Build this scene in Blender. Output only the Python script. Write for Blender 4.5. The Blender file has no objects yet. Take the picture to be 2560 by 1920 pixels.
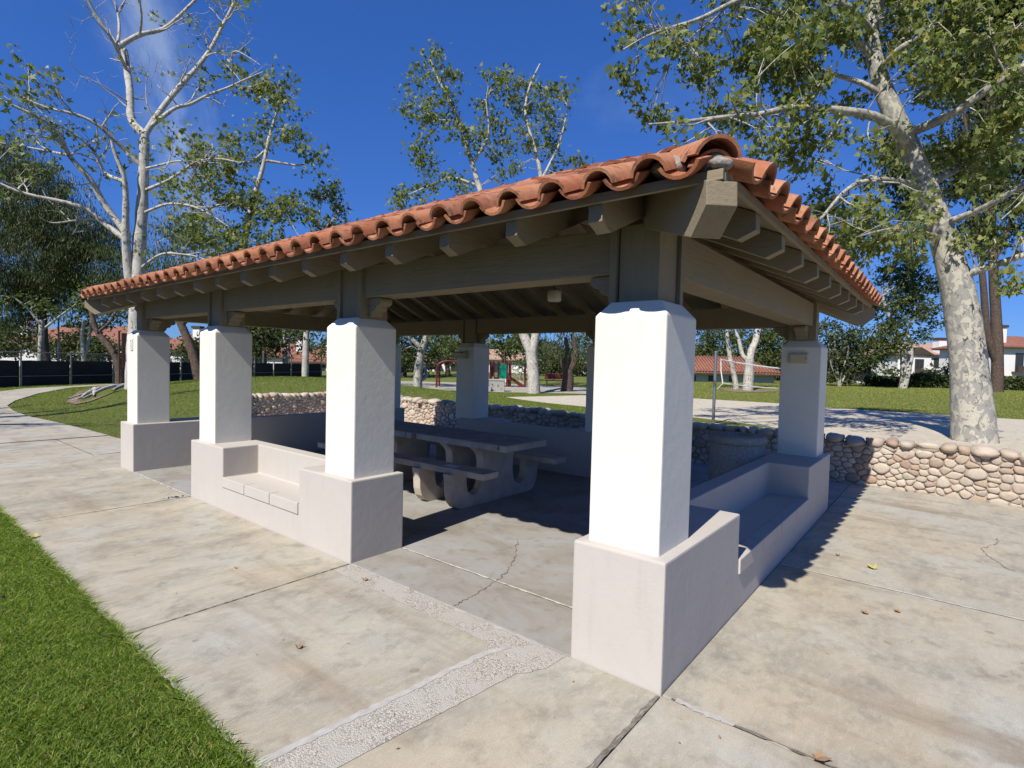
import bpy, bmesh, math, random
import numpy as np
from mathutils import Vector, Matrix
random.seed(7)
rng = np.random.default_rng(11)
scene = bpy.context.scene
C = scene.collection
# Plan coordinates: u runs along the pavilion's long side, v along its short side, z up.
# Blender X = v, Blender Y = u.
# ------------------------------------------------------------------ camera
F_PX, PITCH, ROLL, YAW = 1352.67, -0.0364, -0.0248, 0.8939
CAM = np.array([-0.9781, -2.3834, 1.5242])          # (u, v, z)
_cy, _sy, _cp, _sp = math.cos(YAW), math.sin(YAW), math.cos(PITCH), math.sin(PITCH)
FWD = np.array([_cy*_cp, _sy*_cp, _sp]); _r = np.array([-_sy, _cy, 0.0]); _u = np.cross(FWD, _r)
if _u[2] < 0: _u = -_u
RGT = math.cos(ROLL)*_r - math.sin(ROLL)*_u
UPV = math.sin(ROLL)*_r + math.cos(ROLL)*_u
def swap(p): return Vector((p[1], p[0], p[2]))
cd = bpy.data.cameras.new('camera'); cam = bpy.data.objects.new('camera', cd); C.objects.link(cam)
cd.sensor_width = 36; cd.lens = 36*F_PX/2560; cd.clip_start = 0.05; cd.clip_end = 3000
R3 = Matrix((swap(RGT), swap(UPV), swap(-FWD))).transposed()
cam.matrix_world = Matrix.Translation(swap(CAM)) @ R3.to_4x4()
scene.camera = cam
# ------------------------------------------------------------------ sky, sun, exposure
SUN_TRAVEL = Vector((2.2, 0.19, -2.33)).normalized()      # Blender axes
w = bpy.data.worlds.new('World'); scene.world = w; w.use_nodes = True
nt = w.node_tree; nt.nodes.clear()
def N(tree, t, **k):
    n = tree.nodes.new(t)
    for a, b in k.items():
        if a == 'inp':
            for i, val in b.items(): n.inputs[i].default_value = val
        else: setattr(n, a, b)
    return n
out = N(nt, 'ShaderNodeOutputWorld'); bg = N(nt, 'ShaderNodeBackground'); sky = N(nt, 'ShaderNodeTexSky')
sky.sky_type = 'NISHITA'; sky.sun_disc = False
sky.sun_elevation = math.asin(-SUN_TRAVEL.z); sky.sun_rotation = math.atan2(-SUN_TRAVEL.x, -SUN_TRAVEL.y)
sky.air_density = 1.0; sky.dust_density = 0.0; sky.ozone_density = 2.2; sky.altitude = 300
bg.inputs['Strength'].default_value = 0.088
# thin cirrus: stretched noise inside one band of the sky
tc = N(nt, 'ShaderNodeTexCoord')
def skydir(x, y):
    d = FWD + RGT*(x-1280)/F_PX + UPV*(960-y)/F_PX; d = d/np.linalg.norm(d); return swap(d)
c0, c1 = skydir(315, -40), skydir(465, 420)
axis = (c1-c0).normalized(); mid = ((c0+c1)/2).normalized(); side = axis.cross(mid).normalized()
def dot(vec):
    n = N(nt, 'ShaderNodeVectorMath', operation='DOT_PRODUCT'); n.inputs[1].default_value = vec
    nt.links.new(tc.outputs['Generated'], n.inputs[0]); return n.outputs['Value']
def M(op, a, b=None, clamp=False):
    n = N(nt, 'ShaderNodeMath', operation=op, use_clamp=clamp)
    for i, x in enumerate((a, b)):
        if x is None: continue
        if isinstance(x, (int, float)): n.inputs[i].default_value = x
        else: nt.links.new(x, n.inputs[i])
    return n.outputs[0]
sd = dot(side); ad = dot(axis)
mp = N(nt, 'ShaderNodeCombineXYZ'); nt.links.new(M('MULTIPLY', sd, 8.0), mp.inputs[0]); nt.links.new(M('MULTIPLY', ad, 4.5), mp.inputs[1])
nz = N(nt, 'ShaderNodeTexNoise', inp={'Scale': 1.6, 'Detail': 9.0, 'Roughness': 0.62, 'Distortion': 0.7}); nt.links.new(mp.outputs[0], nz.inputs['Vector'])
nzw = N(nt, 'ShaderNodeTexNoise', inp={'Scale': 3.5, 'Detail': 5.0, 'Roughness': 0.6}); nt.links.new(tc.outputs['Generated'], nzw.inputs['Vector'])
band = M('POWER', M('SUBTRACT', 1.0, M('DIVIDE', M('ABSOLUTE', M('ADD', sd, M('MULTIPLY', M('SUBTRACT', nzw.outputs[0], 0.5), 0.16))), 0.075), True), 1.6)
lon = M('SUBTRACT', 1.0, M('DIVIDE', M('ABSOLUTE', M('SUBTRACT', ad, float(axis.dot(mid)))), 0.30), True)
front = M('GREATER_THAN', dot(mid), 0.6)
cl = M('MULTIPLY', M('MULTIPLY', M('MULTIPLY', band, M('POWER', lon, 0.6)), front), M('MULTIPLY', M('SUBTRACT', nz.outputs[0], 0.33, True), 4.2))
nz2 = N(nt, 'ShaderNodeTexNoise', inp={'Scale': 2.2, 'Detail': 7.0, 'Roughness': 0.6, 'Distortion': 1.2}); nt.links.new(tc.outputs['Generated'], nz2.inputs['Vector'])
thin = M('MULTIPLY', M('SUBTRACT', nz2.outputs[0], 0.55, True), 0.55)
cl = M('MINIMUM', M('ADD', M('MULTIPLY', cl, 0.75), thin), 0.55)
mx = N(nt, 'ShaderNodeMix', data_type='RGBA'); mx.inputs['B'].default_value = (3.6, 4.6, 6.4, 1)
nt.links.new(cl, mx.inputs['Factor']); hs = N(nt, 'ShaderNodeHueSaturation', inp={'Saturation': 1.22}); nt.links.new(sky.outputs[0], hs.inputs['Color']); ht = N(nt, 'ShaderNodeMix', data_type='RGBA', blend_type='MULTIPLY'); ht.inputs['Factor'].default_value = 1.0; ht.inputs['B'].default_value = (0.48, 0.90, 1.92, 1); gm = N(nt, 'ShaderNodeGamma', inp={'Gamma': 0.65}); nt.links.new(hs.outputs[0], gm.inputs['Color']); nt.links.new(gm.outputs[0], ht.inputs['A']); nt.links.new(ht.outputs['Result'], mx.inputs['A']); nt.links.new(mx.outputs['Result'], bg.inputs['Color'])
nt.links.new(bg.outputs[0], out.inputs['Surface'])
sl = bpy.data.lights.new('sun', 'SUN'); sl.energy = 5.0; sl.angle = math.radians(0.53); sl.color = (1.0, 0.952, 0.875)
so = bpy.data.objects.new('sun', sl); C.objects.link(so); so.rotation_euler = SUN_TRAVEL.to_track_quat('-Z', 'Y').to_euler(); so.location = (-20, 0, 30)
vs = scene.view_settings; vs.view_transform = 'Standard'; vs.look = 'None'; vs.gamma = 1; vs.exposure = 0.38; vs.use_curve_mapping = False
scene.cycles.max_bounces = 6; scene.cycles.diffuse_bounces = 3; scene.cycles.transparent_max_bounces = 8
# ------------------------------------------------------------------ materials
MAT = {}
def mat(name, col, rough=0.8, build=None, spec=0.3):
    m = bpy.data.materials.new(name); m.use_nodes = True; t = m.node_tree; b = t.nodes['Principled BSDF']
    b.inputs['Base Color'].default_value = (*col, 1); b.inputs['Roughness'].default_value = rough
    b.inputs['Specular IOR Level'].default_value = spec
    if build: build(t, b)
    MAT[name] = m; return m
def coords(t, kind='Object', scale=(1, 1, 1), rot=(0, 0, 0)):
    c = N(t, 'ShaderNodeTexCoord'); m = N(t, 'ShaderNodeMapping'); m.inputs['Scale'].default_value = scale; m.inputs['Rotation'].default_value = rot
    if kind == 'World':
        g = N(t, 'ShaderNodeNewGeometry'); t.links.new(g.outputs['Position'], m.inputs['Vector'])
    else: t.links.new(c.outputs[kind], m.inputs['Vector'])
    return m.outputs[0]
def noise(t, vec, scale, detail=4, rough=0.55, dist=0.0):
    n = N(t, 'ShaderNodeTexNoise', inp={'Scale': scale, 'Detail': detail, 'Roughness': rough, 'Distortion': dist}); t.links.new(vec, n.inputs['Vector']); return n.outputs[0]
def ramp(t, fac, stops, interp='LINEAR'):
    r = N(t, 'ShaderNodeValToRGB'); r.color_ramp.interpolation = interp; e = r.color_ramp.elements
    while len(e) < len(stops): e.new(0.5)
    for k, (p, c) in enumerate(stops):
        e[k].position = p; e[k].color = (*c, 1) if len(c) == 3 else c
    t.links.new(fac, r.inputs[0]); return r.outputs[0]
def mix(t, f, a, b, mode='MIX'):
    m = N(t, 'ShaderNodeMix', data_type='RGBA', blend_type=mode)
    for k, x in (('Factor', f), ('A', a), ('B', b)):
        if isinstance(x, (int, float)): m.inputs[k].default_value = x
        elif isinstance(x, tuple): m.inputs[k].default_value = (*x, 1)
        else: t.links.new(x, m.inputs[k])
    return m.outputs['Result']
def bump(t, b, h, strength=0.3, dist=0.01):
    n = N(t, 'ShaderNodeBump', inp={'Strength': strength, 'Distance': dist}); t.links.new(h, n.inputs['Height']); t.links.new(n.outputs[0], b.inputs['Normal'])
def g(v): return (v, v, v)
def col(t, b, c): t.links.new(c, b.inputs['Base Color'])
def mth(t, op, a, b=None, clamp=False):
    n = N(t, 'ShaderNodeMath', operation=op, use_clamp=clamp)
    for i, x in enumerate((a, b)):
        if x is None: continue
        if isinstance(x, (int, float)): n.inputs[i].default_value = x
        else: t.links.new(x, n.inputs[i])
    return n.outputs[0]
def stucco(base, dirt):
    def f(t, b):
        v = coords(t, 'World'); big = noise(t, v, 3.0, 5, 0.6); fine = noise(t, v, 85, 3, 0.6); med = noise(t, v, 14, 4, 0.55)
        st = noise(t, coords(t, 'World', (9, 9, 1.2)), 1.4, 4, 0.6)
        c = mix(t, ramp(t, big, [(0.38, g(0)), (0.75, g(1))]), base, tuple(x*0.95 for x in base))
        c = mix(t, ramp(t, st, [(0.56, g(0)), (0.8, g(0.45))]), c, dirt)
        c = mix(t, ramp(t, noise(t, v, 26, 6, 0.75, 0.5), [(0.64, g(0)), (0.74, g(0.35))]), c, dirt)
        c = mix(t, ramp(t, noise(t, coords(t, 'World', (1, 1, 1.6)), 5, 7, 0.75, 1.2), [(0.66, g(0)), (0.70, g(0.3))]), c, tuple(x*0.8 for x in dirt))
        col(t, b, c)
        bump(t, b, mth(t, 'ADD', mth(t, 'MULTIPLY', fine, 0.5), med), 0.22, 0.007)
    return f
mat('white_stucco', (0.8, 0.8, 0.79), 0.8, stucco((0.70, 0.68, 0.60), (0.61, 0.585, 0.50)))
mat('pink_stucco', (0.6, 0.55, 0.53), 0.85, stucco((0.475, 0.437, 0.388), (0.395, 0.352, 0.305)))
def wood(base, st):
    def f(t, b):
        v = coords(t, 'World', (1, 1, 1)); vg = coords(t, 'World', st)
        gr = noise(t, vg, 3.2, 6, 0.65, 0.6); big = noise(t, v, 2.5, 4)
        c = mix(t, ramp(t, big, [(0.35, g(0)), (0.7, g(1))]), base, tuple(x*0.86 for x in base))
        c = mix(t, ramp(t, gr, [(0.3, g(0.5)), (0.45, g(0))]), c, tuple(x*0.62 for x in base))
        col(t, b, c); bump(t, b, gr, 0.5, 0.008)
    return f
WB = (0.25, 0.203, 0.130)
mat('wood_u', WB, 0.7, wood(WB, (18, 1.1, 18))); mat('wood_v', WB, 0.7, wood(WB, (1.1, 18, 18))); mat('wood_z', WB, 0.7, wood(WB, (18, 18, 1.1)))
def tile_m(t, b):
    o = N(t, 'ShaderNodeObjectInfo'); ge = N(t, 'ShaderNodeNewGeometry')
    rnd = mth(t, 'FRACT', mth(t, 'ADD', o.outputs['Random'], ge.outputs['Random Per Island']))
    c = ramp(t, rnd, [(0.0, (0.22, 0.080, 0.040)), (0.3, (0.33, 0.112, 0.050)), (0.6, (0.37, 0.145, 0.066)), (0.8, (0.42, 0.19, 0.092)), (1.0, (0.28, 0.09, 0.045))])
    v = coords(t, 'World'); n1 = noise(t, v, 9, 6, 0.65); n2 = noise(t, v, 120, 3, 0.6); n3 = noise(t, v, 22, 5, 0.7)
    c = mix(t, ramp(t, n1, [(0.46, g(0)), (0.74, g(0.6))]), c, (0.46, 0.27, 0.18))
    c = mix(t, ramp(t, n3, [(0.34, g(0.8)), (0.46, g(0))]), c, (0.11, 0.06, 0.045))
    c = mix(t, ramp(t, noise(t, v, 38, 6, 0.75), [(0.60, g(0)), (0.72, g(0.5))]), c, (0.40, 0.33, 0.26))
    col(t, b, c); bump(t, b, mth(t, 'ADD', n3, mth(t, 'MULTIPLY', n2, 0.4)), 0.4, 0.006)
mat('terracotta', (0.4, 0.12, 0.06), 0.75, tile_m, 0.25)
mat('mortar', (0.5, 0.46, 0.4), 0.95, lambda t, b: (col(t, b, ramp(t, noise(t, coords(t, 'World'), 30, 5, 0.7), [(0.3, (0.22, 0.19, 0.155)), (0.7, (0.46, 0.42, 0.365))])), bump(t, b, noise(t, coords(t, 'World'), 60, 5, 0.7), 0.8, 0.02)))
def concrete_m(t, b):
    v = coords(t, 'World'); vs_ = coords(t, 'World', (0.7, 1.6, 1), (0, 0, 0.25))
    a = noise(t, v, 0.75, 6, 0.6, 0.4); s = noise(t, vs_, 1.5, 7, 0.68, 0.5); p = noise(t, v, 5, 6, 0.66, 0.3); f = noise(t, v, 140, 3, 0.7); sp = noise(t, v, 34, 4, 0.6)
    c = ramp(t, s, [(0.25, (0.20, 0.178, 0.15)), (0.42, (0.30, 0.270, 0.232)), (0.56, (0.365, 0.325, 0.275)), (0.75, (0.42, 0.375, 0.31))])
    c = mix(t, ramp(t, a, [(0.46, g(0)), (0.68, g(0.42))]), c, (0.42, 0.325, 0.215))
    c = mix(t, ramp(t, noise(t, coords(t, 'World', (1, 1, 1), (0, 0, 1.0)), 1.1, 6, 0.62, 0.6), [(0.50, g(0)), (0.68, g(0.75))]), c, (0.37, 0.362, 0.345))
    c = mix(t, ramp(t, p, [(0.50, g(0)), (0.68, g(0.62))]), c, (0.19, 0.17, 0.145)); c = mix(t, ramp(t, noise(t, coords(t, 'World', (1, 1.9, 1), (0, 0, 0.5)), 13, 5, 0.7, 0.4), [(0.48, g(0)), (0.68, g(0.4))]), c, (0.45, 0.415, 0.36))
    c = mix(t, ramp(t, sp, [(0.27, g(0.6)), (0.34, g(0))]), c, (0.16, 0.14, 0.12))
    # long reddish-brown run-off streaks
    st = noise(t, coords(t, 'World', (1.15, 0.16, 1), (0, 0, 0.13)), 2.1, 5, 0.6)
    c = mix(t, ramp(t, st, [(0.56, g(0)), (0.72, g(0.6))]), c, (0.20, 0.14, 0.095))
    c = mix(t, 0.42, c, mix(t, 1.0, c, ramp(t, f, [(0.3, g(0.45)), (0.7, g(1.0))]), 'MULTIPLY'))
    vo = N(t, 'ShaderNodeTexVoronoi', inp={'Scale': 5.5}); t.links.new(mix(t, 0.06, v, noise(t, v, 9, 3)), vo.inputs['Vector']); sr = N(t, 'ShaderNodeSeparateColor'); t.links.new(vo.outputs['Color'], sr.inputs[0])
    spot = mth(t, 'LESS_THAN', vo.outputs['Distance'], mth(t, 'MULTIPLY', mth(t, 'POWER', sr.outputs[0], 6.0), 0.16))
    c = mix(t, mth(t, 'MULTIPLY', spot, 0.5), c, (0.15, 0.135, 0.115)); c = mix(t, 1.0, c, (1.18, 1.20, 1.12), 'MULTIPLY')
    col(t, b, c); bump(t, b, mth(t, 'ADD', f, mth(t, 'MULTIPLY', sp, 1.0)), 0.22, 0.004)
mat('concrete', (0.38, 0.34, 0.29), 0.88, concrete_m, 0.2)
def floor_m(t, b):
    v = coords(t, 'World'); s = noise(t, coords(t, 'World', (1.3, 0.8, 1)), 1.7, 7, 0.68, 0.6); p = noise(t, v, 7, 5, 0.65); f = noise(t, v, 140, 3, 0.7)
    c = ramp(t, s, [(0.25, (0.20, 0.175, 0.14)), (0.45, (0.30, 0.275, 0.235)), (0.62, (0.335, 0.33, 0.31)), (0.8, (0.40, 0.37, 0.31))])
    c = mix(t, ramp(t, p, [(0.54, g(0)), (0.72, g(0.6))]), c, (0.185, 0.15, 0.11))
    c = mix(t, 0.25, c, mix(t, 1.0, c, ramp(t, f, [(0.3, g(0.5)), (0.7, g(1.0))]), 'MULTIPLY'))
    col(t, b, c); bump(t, b, f, 0.2, 0.004)
mat('floor_concrete', (0.3, 0.28, 0.24), 0.8, floor_m, 0.25)
def aggr(t, b):
    v = coords(t, 'World'); vo = N(t, 'ShaderNodeTexVoronoi', inp={'Scale': 150.0}); t.links.new(v, vo.inputs['Vector'])
    rr = N(t, 'ShaderNodeSeparateColor'); t.links.new(vo.outputs['Color'], rr.inputs[0])
    peb = ramp(t, rr.outputs[0], [(0.0, (0.12, 0.108, 0.088)), (0.3, (0.29, 0.265, 0.225)), (0.65, (0.43, 0.40, 0.34)), (1.0, (0.56, 0.53, 0.46))])
    c = mix(t, ramp(t, vo.outputs['Distance'], [(0.4, g(0)), (0.75, g(0.8))]), peb, (0.37, 0.345, 0.30))
    cov = ramp(t, noise(t, v, 4.5, 5, 0.65), [(0.42, g(0)), (0.56, g(1))])
    c = mix(t, cov, (0.41, 0.39, 0.345), c); c = mix(t, ramp(t, noise(t, v, 1.4, 4), [(0.4, g(0)), (0.7, g(0.35))]), c, (0.40, 0.33, 0.25))
    col(t, b, c); bump(t, b, mth(t, 'MULTIPLY', vo.outputs['Distance'], -1.0), 0.5, 0.006)
mat('aggregate', (0.5, 0.47, 0.42), 0.9, aggr, 0.2)
mat('pale_cement', (0.5, 0.49, 0.46), 0.9, lambda t, b: col(t, b, ramp(t, noise(t, coords(t, 'World'), 16, 6, 0.7), [(0.3, (0.33, 0.31, 0.28)), (0.7, (0.47, 0.45, 0.41))])))
mat('caulk', (0.55, 0.52, 0.46), 0.85, lambda t, b: col(t, b, ramp(t, noise(t, coords(t, 'World'), 14, 5, 0.7), [(0.35, (0.36, 0.33, 0.28)), (0.6, (0.60, 0.57, 0.50))])))
mat('dark_sealant', (0.1, 0.09, 0.08), 0.9, lambda t, b: col(t, b, ramp(t, noise(t, coords(t, 'World'), 25, 5, 0.7), [(0.35, (0.09, 0.08, 0.065)), (0.7, (0.26, 0.235, 0.195))])))
mat('joint_dirt', (0.13, 0.115, 0.09), 0.95)
mat('table_concrete', (0.42, 0.37, 0.30), 0.8, lambda t, b: (col(t, b, mix(t, ramp(t, noise(t, coords(t, 'World'), 5, 6, 0.65), [(0.35, g(0)), (0.7, g(1))]), (0.48, 0.43, 0.355), (0.33, 0.28, 0.22))), bump(t, b, noise(t, coords(t, 'World'), 70, 3), 0.25, 0.005)))
mat('table_top_grey', (0.3, 0.29, 0.27), 0.75, lambda t, b: col(t, b, ramp(t, noise(t, coords(t, 'World'), 6, 6, 0.7), [(0.3, (0.19, 0.18, 0.165)), (0.7, (0.37, 0.35, 0.32))])))
mat('bin_concrete', (0.33, 0.32, 0.30), 0.9, lambda t, b: (col(t, b, ramp(t, noise(t, coords(t, 'World'), 45, 4, 0.7), [(0.3, (0.22, 0.21, 0.19)), (0.7, (0.42, 0.40, 0.37))])), bump(t, b, noise(t, coords(t, 'World'), 90, 3), 0.6, 0.008)))
mat('black_paint', (0.02, 0.02, 0.02), 0.6)
mat('lamp_beige', (0.52, 0.45, 0.29), 0.45)
mat('lamp_lens', (0.55, 0.52, 0.44), 0.35)
mat('dark_metal', (0.05, 0.045, 0.04), 0.5)
mat('galvanised', (0.22, 0.23, 0.24), 0.45, lambda t, b: b.inputs['Metallic'].__setattr__('default_value', 0.65))
mat('rust_brown', (0.10, 0.055, 0.035), 0.8)
mat('sign_white', (0.75, 0.74, 0.7), 0.5); mat('sign_text', (0.45, 0.22, 0.12), 0.6)
def stone_m(t, b):
    o = N(t, 'ShaderNodeObjectInfo'); ge = N(t, 'ShaderNodeNewGeometry')
    rnd = mth(t, 'FRACT', mth(t, 'ADD', o.outputs['Random'], ge.outputs['Random Per Island']))
    c = ramp(t, rnd, [(0.0, (0.34, 0.26, 0.185)), (0.2, (0.45, 0.37, 0.285)), (0.45, (0.49, 0.42, 0.335)), (0.62, (0.37, 0.31, 0.245)), (0.78, (0.51, 0.45, 0.36)), (0.9, (0.36, 0.235, 0.16)), (1.0, (0.27, 0.235, 0.205))])
    v = coords(t, 'World'); n1 = noise(t, v, 11, 6, 0.7, 0.8); n2 = noise(t, v, 45, 5, 0.7)
    c = mix(t, ramp(t, n1, [(0.50, g(0)), (0.68, g(0.55))]), c, (0.34, 0.205, 0.135))
    c = mix(t, ramp(t, n2, [(0.5, g(0)), (0.72, g(0.4))]), c, (0.56, 0.49, 0.39))
    c = mix(t, ramp(t, n2, [(0.28, g(0.7)), (0.40, g(0))]), c, (0.16, 0.12, 0.10))
    col(t, b, c); bump(t, b, mth(t, 'ADD', n1, mth(t, 'MULTIPLY', n2, 0.6)), 0.55, 0.012)
mat('river_stone', (0.45, 0.35, 0.26), 0.8, stone_m, 0.3)
mat('wall_mortar', (0.4, 0.34, 0.27), 0.95, lambda t, b: (col(t, b, ramp(t, noise(t, coords(t, 'World'), 30, 5, 0.7), [(0.3, (0.26, 0.22, 0.175)), (0.7, (0.50, 0.45, 0.38))])), bump(t, b, noise(t, coords(t, 'World'), 50, 4), 0.7, 0.02)))
def lawn_m(c1, c2, c3):
    def f(t, b):
        v = coords(t, 'World'); a = noise(t, v, 0.5, 5, 0.6); p = noise(t, v, 4, 6, 0.7); fi = noise(t, v, 55, 4, 0.75)
        c = mix(t, ramp(t, a, [(0.35, g(0)), (0.65, g(1))]), c1, c2); c = mix(t, ramp(t, p, [(0.45, g(0)), (0.75, g(0.7))]), c, c3)
        c = mix(t, 0.75, c, mix(t, 1.0, c, ramp(t, fi, [(0.3, g(0.3)), (0.7, g(1.25))]), 'MULTIPLY'))
        col(t, b, c); bump(t, b, mth(t, 'ADD', fi, p), 1.0, 0.06)
    return f
mat('lawn', (0.07, 0.13, 0.03), 0.9, lawn_m((0.16, 0.205, 0.042), (0.21, 0.235, 0.055), (0.26, 0.25, 0.08)), 0.15)
mat('soil', (0.05, 0.055, 0.02), 0.95, lawn_m((0.028, 0.05, 0.012), (0.04, 0.06, 0.016), (0.06, 0.065, 0.024)), 0.1)
mat('sand', (0.5, 0.43, 0.34), 0.95, lambda t, b: (col(t, b, ramp(t, noise(t, coords(t, 'World'), 3, 8, 0.7), [(0.3, (0.43, 0.375, 0.275)), (0.7, (0.57, 0.51, 0.395))])), bump(t, b, noise(t, coords(t, 'World'), 6, 6, 0.7), 0.8, 0.08)))
mat('mulch', (0.2, 0.13, 0.09), 0.95, lambda t, b: (col(t, b, ramp(t, noise(t, coords(t, 'World'), 12, 6, 0.75), [(0.3, (0.10, 0.06, 0.04)), (0.7, (0.34, 0.25, 0.18))])), bump(t, b, noise(t, coords(t, 'World'), 25, 5), 0.9, 0.05)))
def bark_m(base, patch, dark, sc=1.0):
    def f(t, b):
        v = coords(t, 'World', (1.0, 1.0, 0.75)); vo = noise(t, v, 7*sc, 4, 0.5, 0.9); n2 = noise(t, v, 11*sc, 5, 0.55, 1.0); n3 = noise(t, v, 40, 4, 0.6)
        c = mix(t, ramp(t, vo, [(0.475, g(0)), (0.50, g(1))]), base, patch)
        c = mix(t, ramp(t, n2, [(0.585, g(0)), (0.61, g(1))]), c, dark)
        c = mix(t, ramp(t, n3, [(0.4, g(0.25)), (0.6, g(0))]), c, tuple(x*0.5 for x in base))
        col(t, b, c); bump(t, b, mth(t, 'ADD', mth(t, 'MULTIPLY', vo, -1.0), mth(t, 'MULTIPLY', n3, 0.3)), 0.35, 0.02)
    return f
mat('sycamore_bark', (0.5, 0.47, 0.4), 0.85, bark_m((0.44, 0.41, 0.33), (0.27, 0.262, 0.235), (0.165, 0.16, 0.15)), 0.2)
mat('pale_bark', (0.6, 0.57, 0.5), 0.85, bark_m((0.50, 0.475, 0.42), (0.40, 0.375, 0.325), (0.20, 0.165, 0.13), 0.7), 0.2)
mat('brown_bark', (0.12, 0.085, 0.065), 0.95, bark_m((0.13, 0.095, 0.072), (0.085, 0.062, 0.05), (0.05, 0.04, 0.032), 1.5), 0.1)
def leaf_m(stops, trans=0.35):
    def f(t, b):
        ge = N(t, 'ShaderNodeNewGeometry'); c = ramp(t, ge.outputs['Random Per Island'], stops); col(t, b, c)
        tr = N(t, 'ShaderNodeBsdfTranslucent'); t.links.new(mix(t, 1.0, c, (1.5, 1.6, 0.6), 'MULTIPLY'), tr.inputs['Color'])
        ms = N(t, 'ShaderNodeMixShader'); ms.inputs[0].default_value = trans
        o = [n for n in t.nodes if n.type == 'OUTPUT_MATERIAL'][0]
        t.links.new(b.outputs[0], ms.inputs[1]); t.links.new(tr.outputs[0], ms.inputs[2]); t.links.new(ms.outputs[0], o.inputs['Surface'])
    return f
mat('sycamore_leaf', (0.1, 0.15, 0.04), 0.58, leaf_m([(0, (0.080, 0.110, 0.030)), (0.4, (0.135, 0.170, 0.046)), (0.75, (0.19, 0.22, 0.062)), (0.93, (0.25, 0.25, 0.07)), (1.0, (0.30, 0.24, 0.06))], 0.32), 0.32)
mat('fresh_leaf', (0.12, 0.17, 0.05), 0.45, leaf_m([(0, (0.105, 0.140, 0.038)), (0.5, (0.155, 0.19, 0.055)), (1.0, (0.23, 0.24, 0.08))], 0.35), 0.35)
mat('mid_leaf', (0.07, 0.11, 0.03), 0.5, leaf_m([(0, (0.045, 0.066, 0.020)), (0.5, (0.075, 0.105, 0.03)), (1.0, (0.135, 0.155, 0.05))]), 0.3)
mat('dark_leaf', (0.04, 0.06, 0.025), 0.55, leaf_m([(0, (0.030, 0.044, 0.015)), (0.5, (0.052, 0.072, 0.022)), (1.0, (0.115, 0.128, 0.042))], 0.25), 0.3)
mat('hedge_leaf', (0.05, 0.08, 0.02), 0.5, leaf_m([(0, (0.030, 0.048, 0.015)), (0.5, (0.048, 0.072, 0.02)), (1.0, (0.09, 0.12, 0.035))], 0.25), 0.3)
mat('grass_blade', (0.1, 0.2, 0.03), 0.5, leaf_m([(0, (0.10, 0.17, 0.022)), (0.5, (0.175, 0.265, 0.036)), (0.85, (0.27, 0.345, 0.06)), (1.0, (0.45, 0.38, 0.17))], 0.35), 0.3)
mat('lawn_blade', (0.15, 0.2, 0.05), 0.6, leaf_m([(0, (0.17, 0.21, 0.04)), (0.5, (0.26, 0.29, 0.065)), (1.0, (0.38, 0.36, 0.12))], 0.3), 0.2)
mat('mound_blade', (0.12, 0.18, 0.04), 0.6, leaf_m([(0, (0.11, 0.165, 0.026)), (0.5, (0.17, 0.23, 0.042)), (1.0, (0.27, 0.295, 0.07))], 0.3), 0.2)
mat('dry_leaf', (0.28, 0.17, 0.09), 0.8); mat('yellow_leaf', (0.42, 0.38, 0.10), 0.6)
mat('screen_black', (0.010, 0.013, 0.016), 0.75, lambda t, b: col(t, b, ramp(t, noise(t, coords(t, 'World'), 1.2, 4), [(0.35, (0.008, 0.010, 0.012)), (0.7, (0.02, 0.024, 0.028))])))
mat('screen_grey', (0.12, 0.13, 0.14), 0.8)
mat('house_white', (0.72, 0.71, 0.68), 0.85, lambda t, b: bump(t, b, noise(t, coords(t, 'World'), 12, 4), 0.3, 0.02))
mat('house_red_roof', (0.28, 0.10, 0.06), 0.8, lambda t, b: (col(t, b, ramp(t, noise(t, coords(t, 'World'), 2.5, 6, 0.7), [(0.3, (0.19, 0.075, 0.05)), (0.7, (0.30, 0.135, 0.09))]))))
mat('house_tan_roof', (0.36, 0.23, 0.17), 0.85, lambda t, b: col(t, b, ramp(t, noise(t, coords(t, 'World'), 3, 6, 0.7), [(0.3, (0.30, 0.19, 0.135)), (0.7, (0.44, 0.29, 0.21))])))
mat('dark_trim', (0.06, 0.045, 0.035), 0.7); mat('window_glass', (0.03, 0.035, 0.04), 0.12, None, 0.5)
mat('green_wall', (0.36, 0.42, 0.38), 0.85); mat('red_paint', (0.11, 0.016, 0.015), 0.5); mat('green_plastic', (0.0, 0.18, 0.11), 0.4)
mat('beige_paint', (0.52, 0.46, 0.33), 0.6); mat('net_white', (0.7, 0.7, 0.66), 0.8); mat('paper', (0.7, 0.7, 0.68), 0.7)
mat('car_paint', (0.04, 0.045, 0.055), 0.25, None, 0.5); mat('rubber', (0.015, 0.015, 0.015), 0.8)
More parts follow.
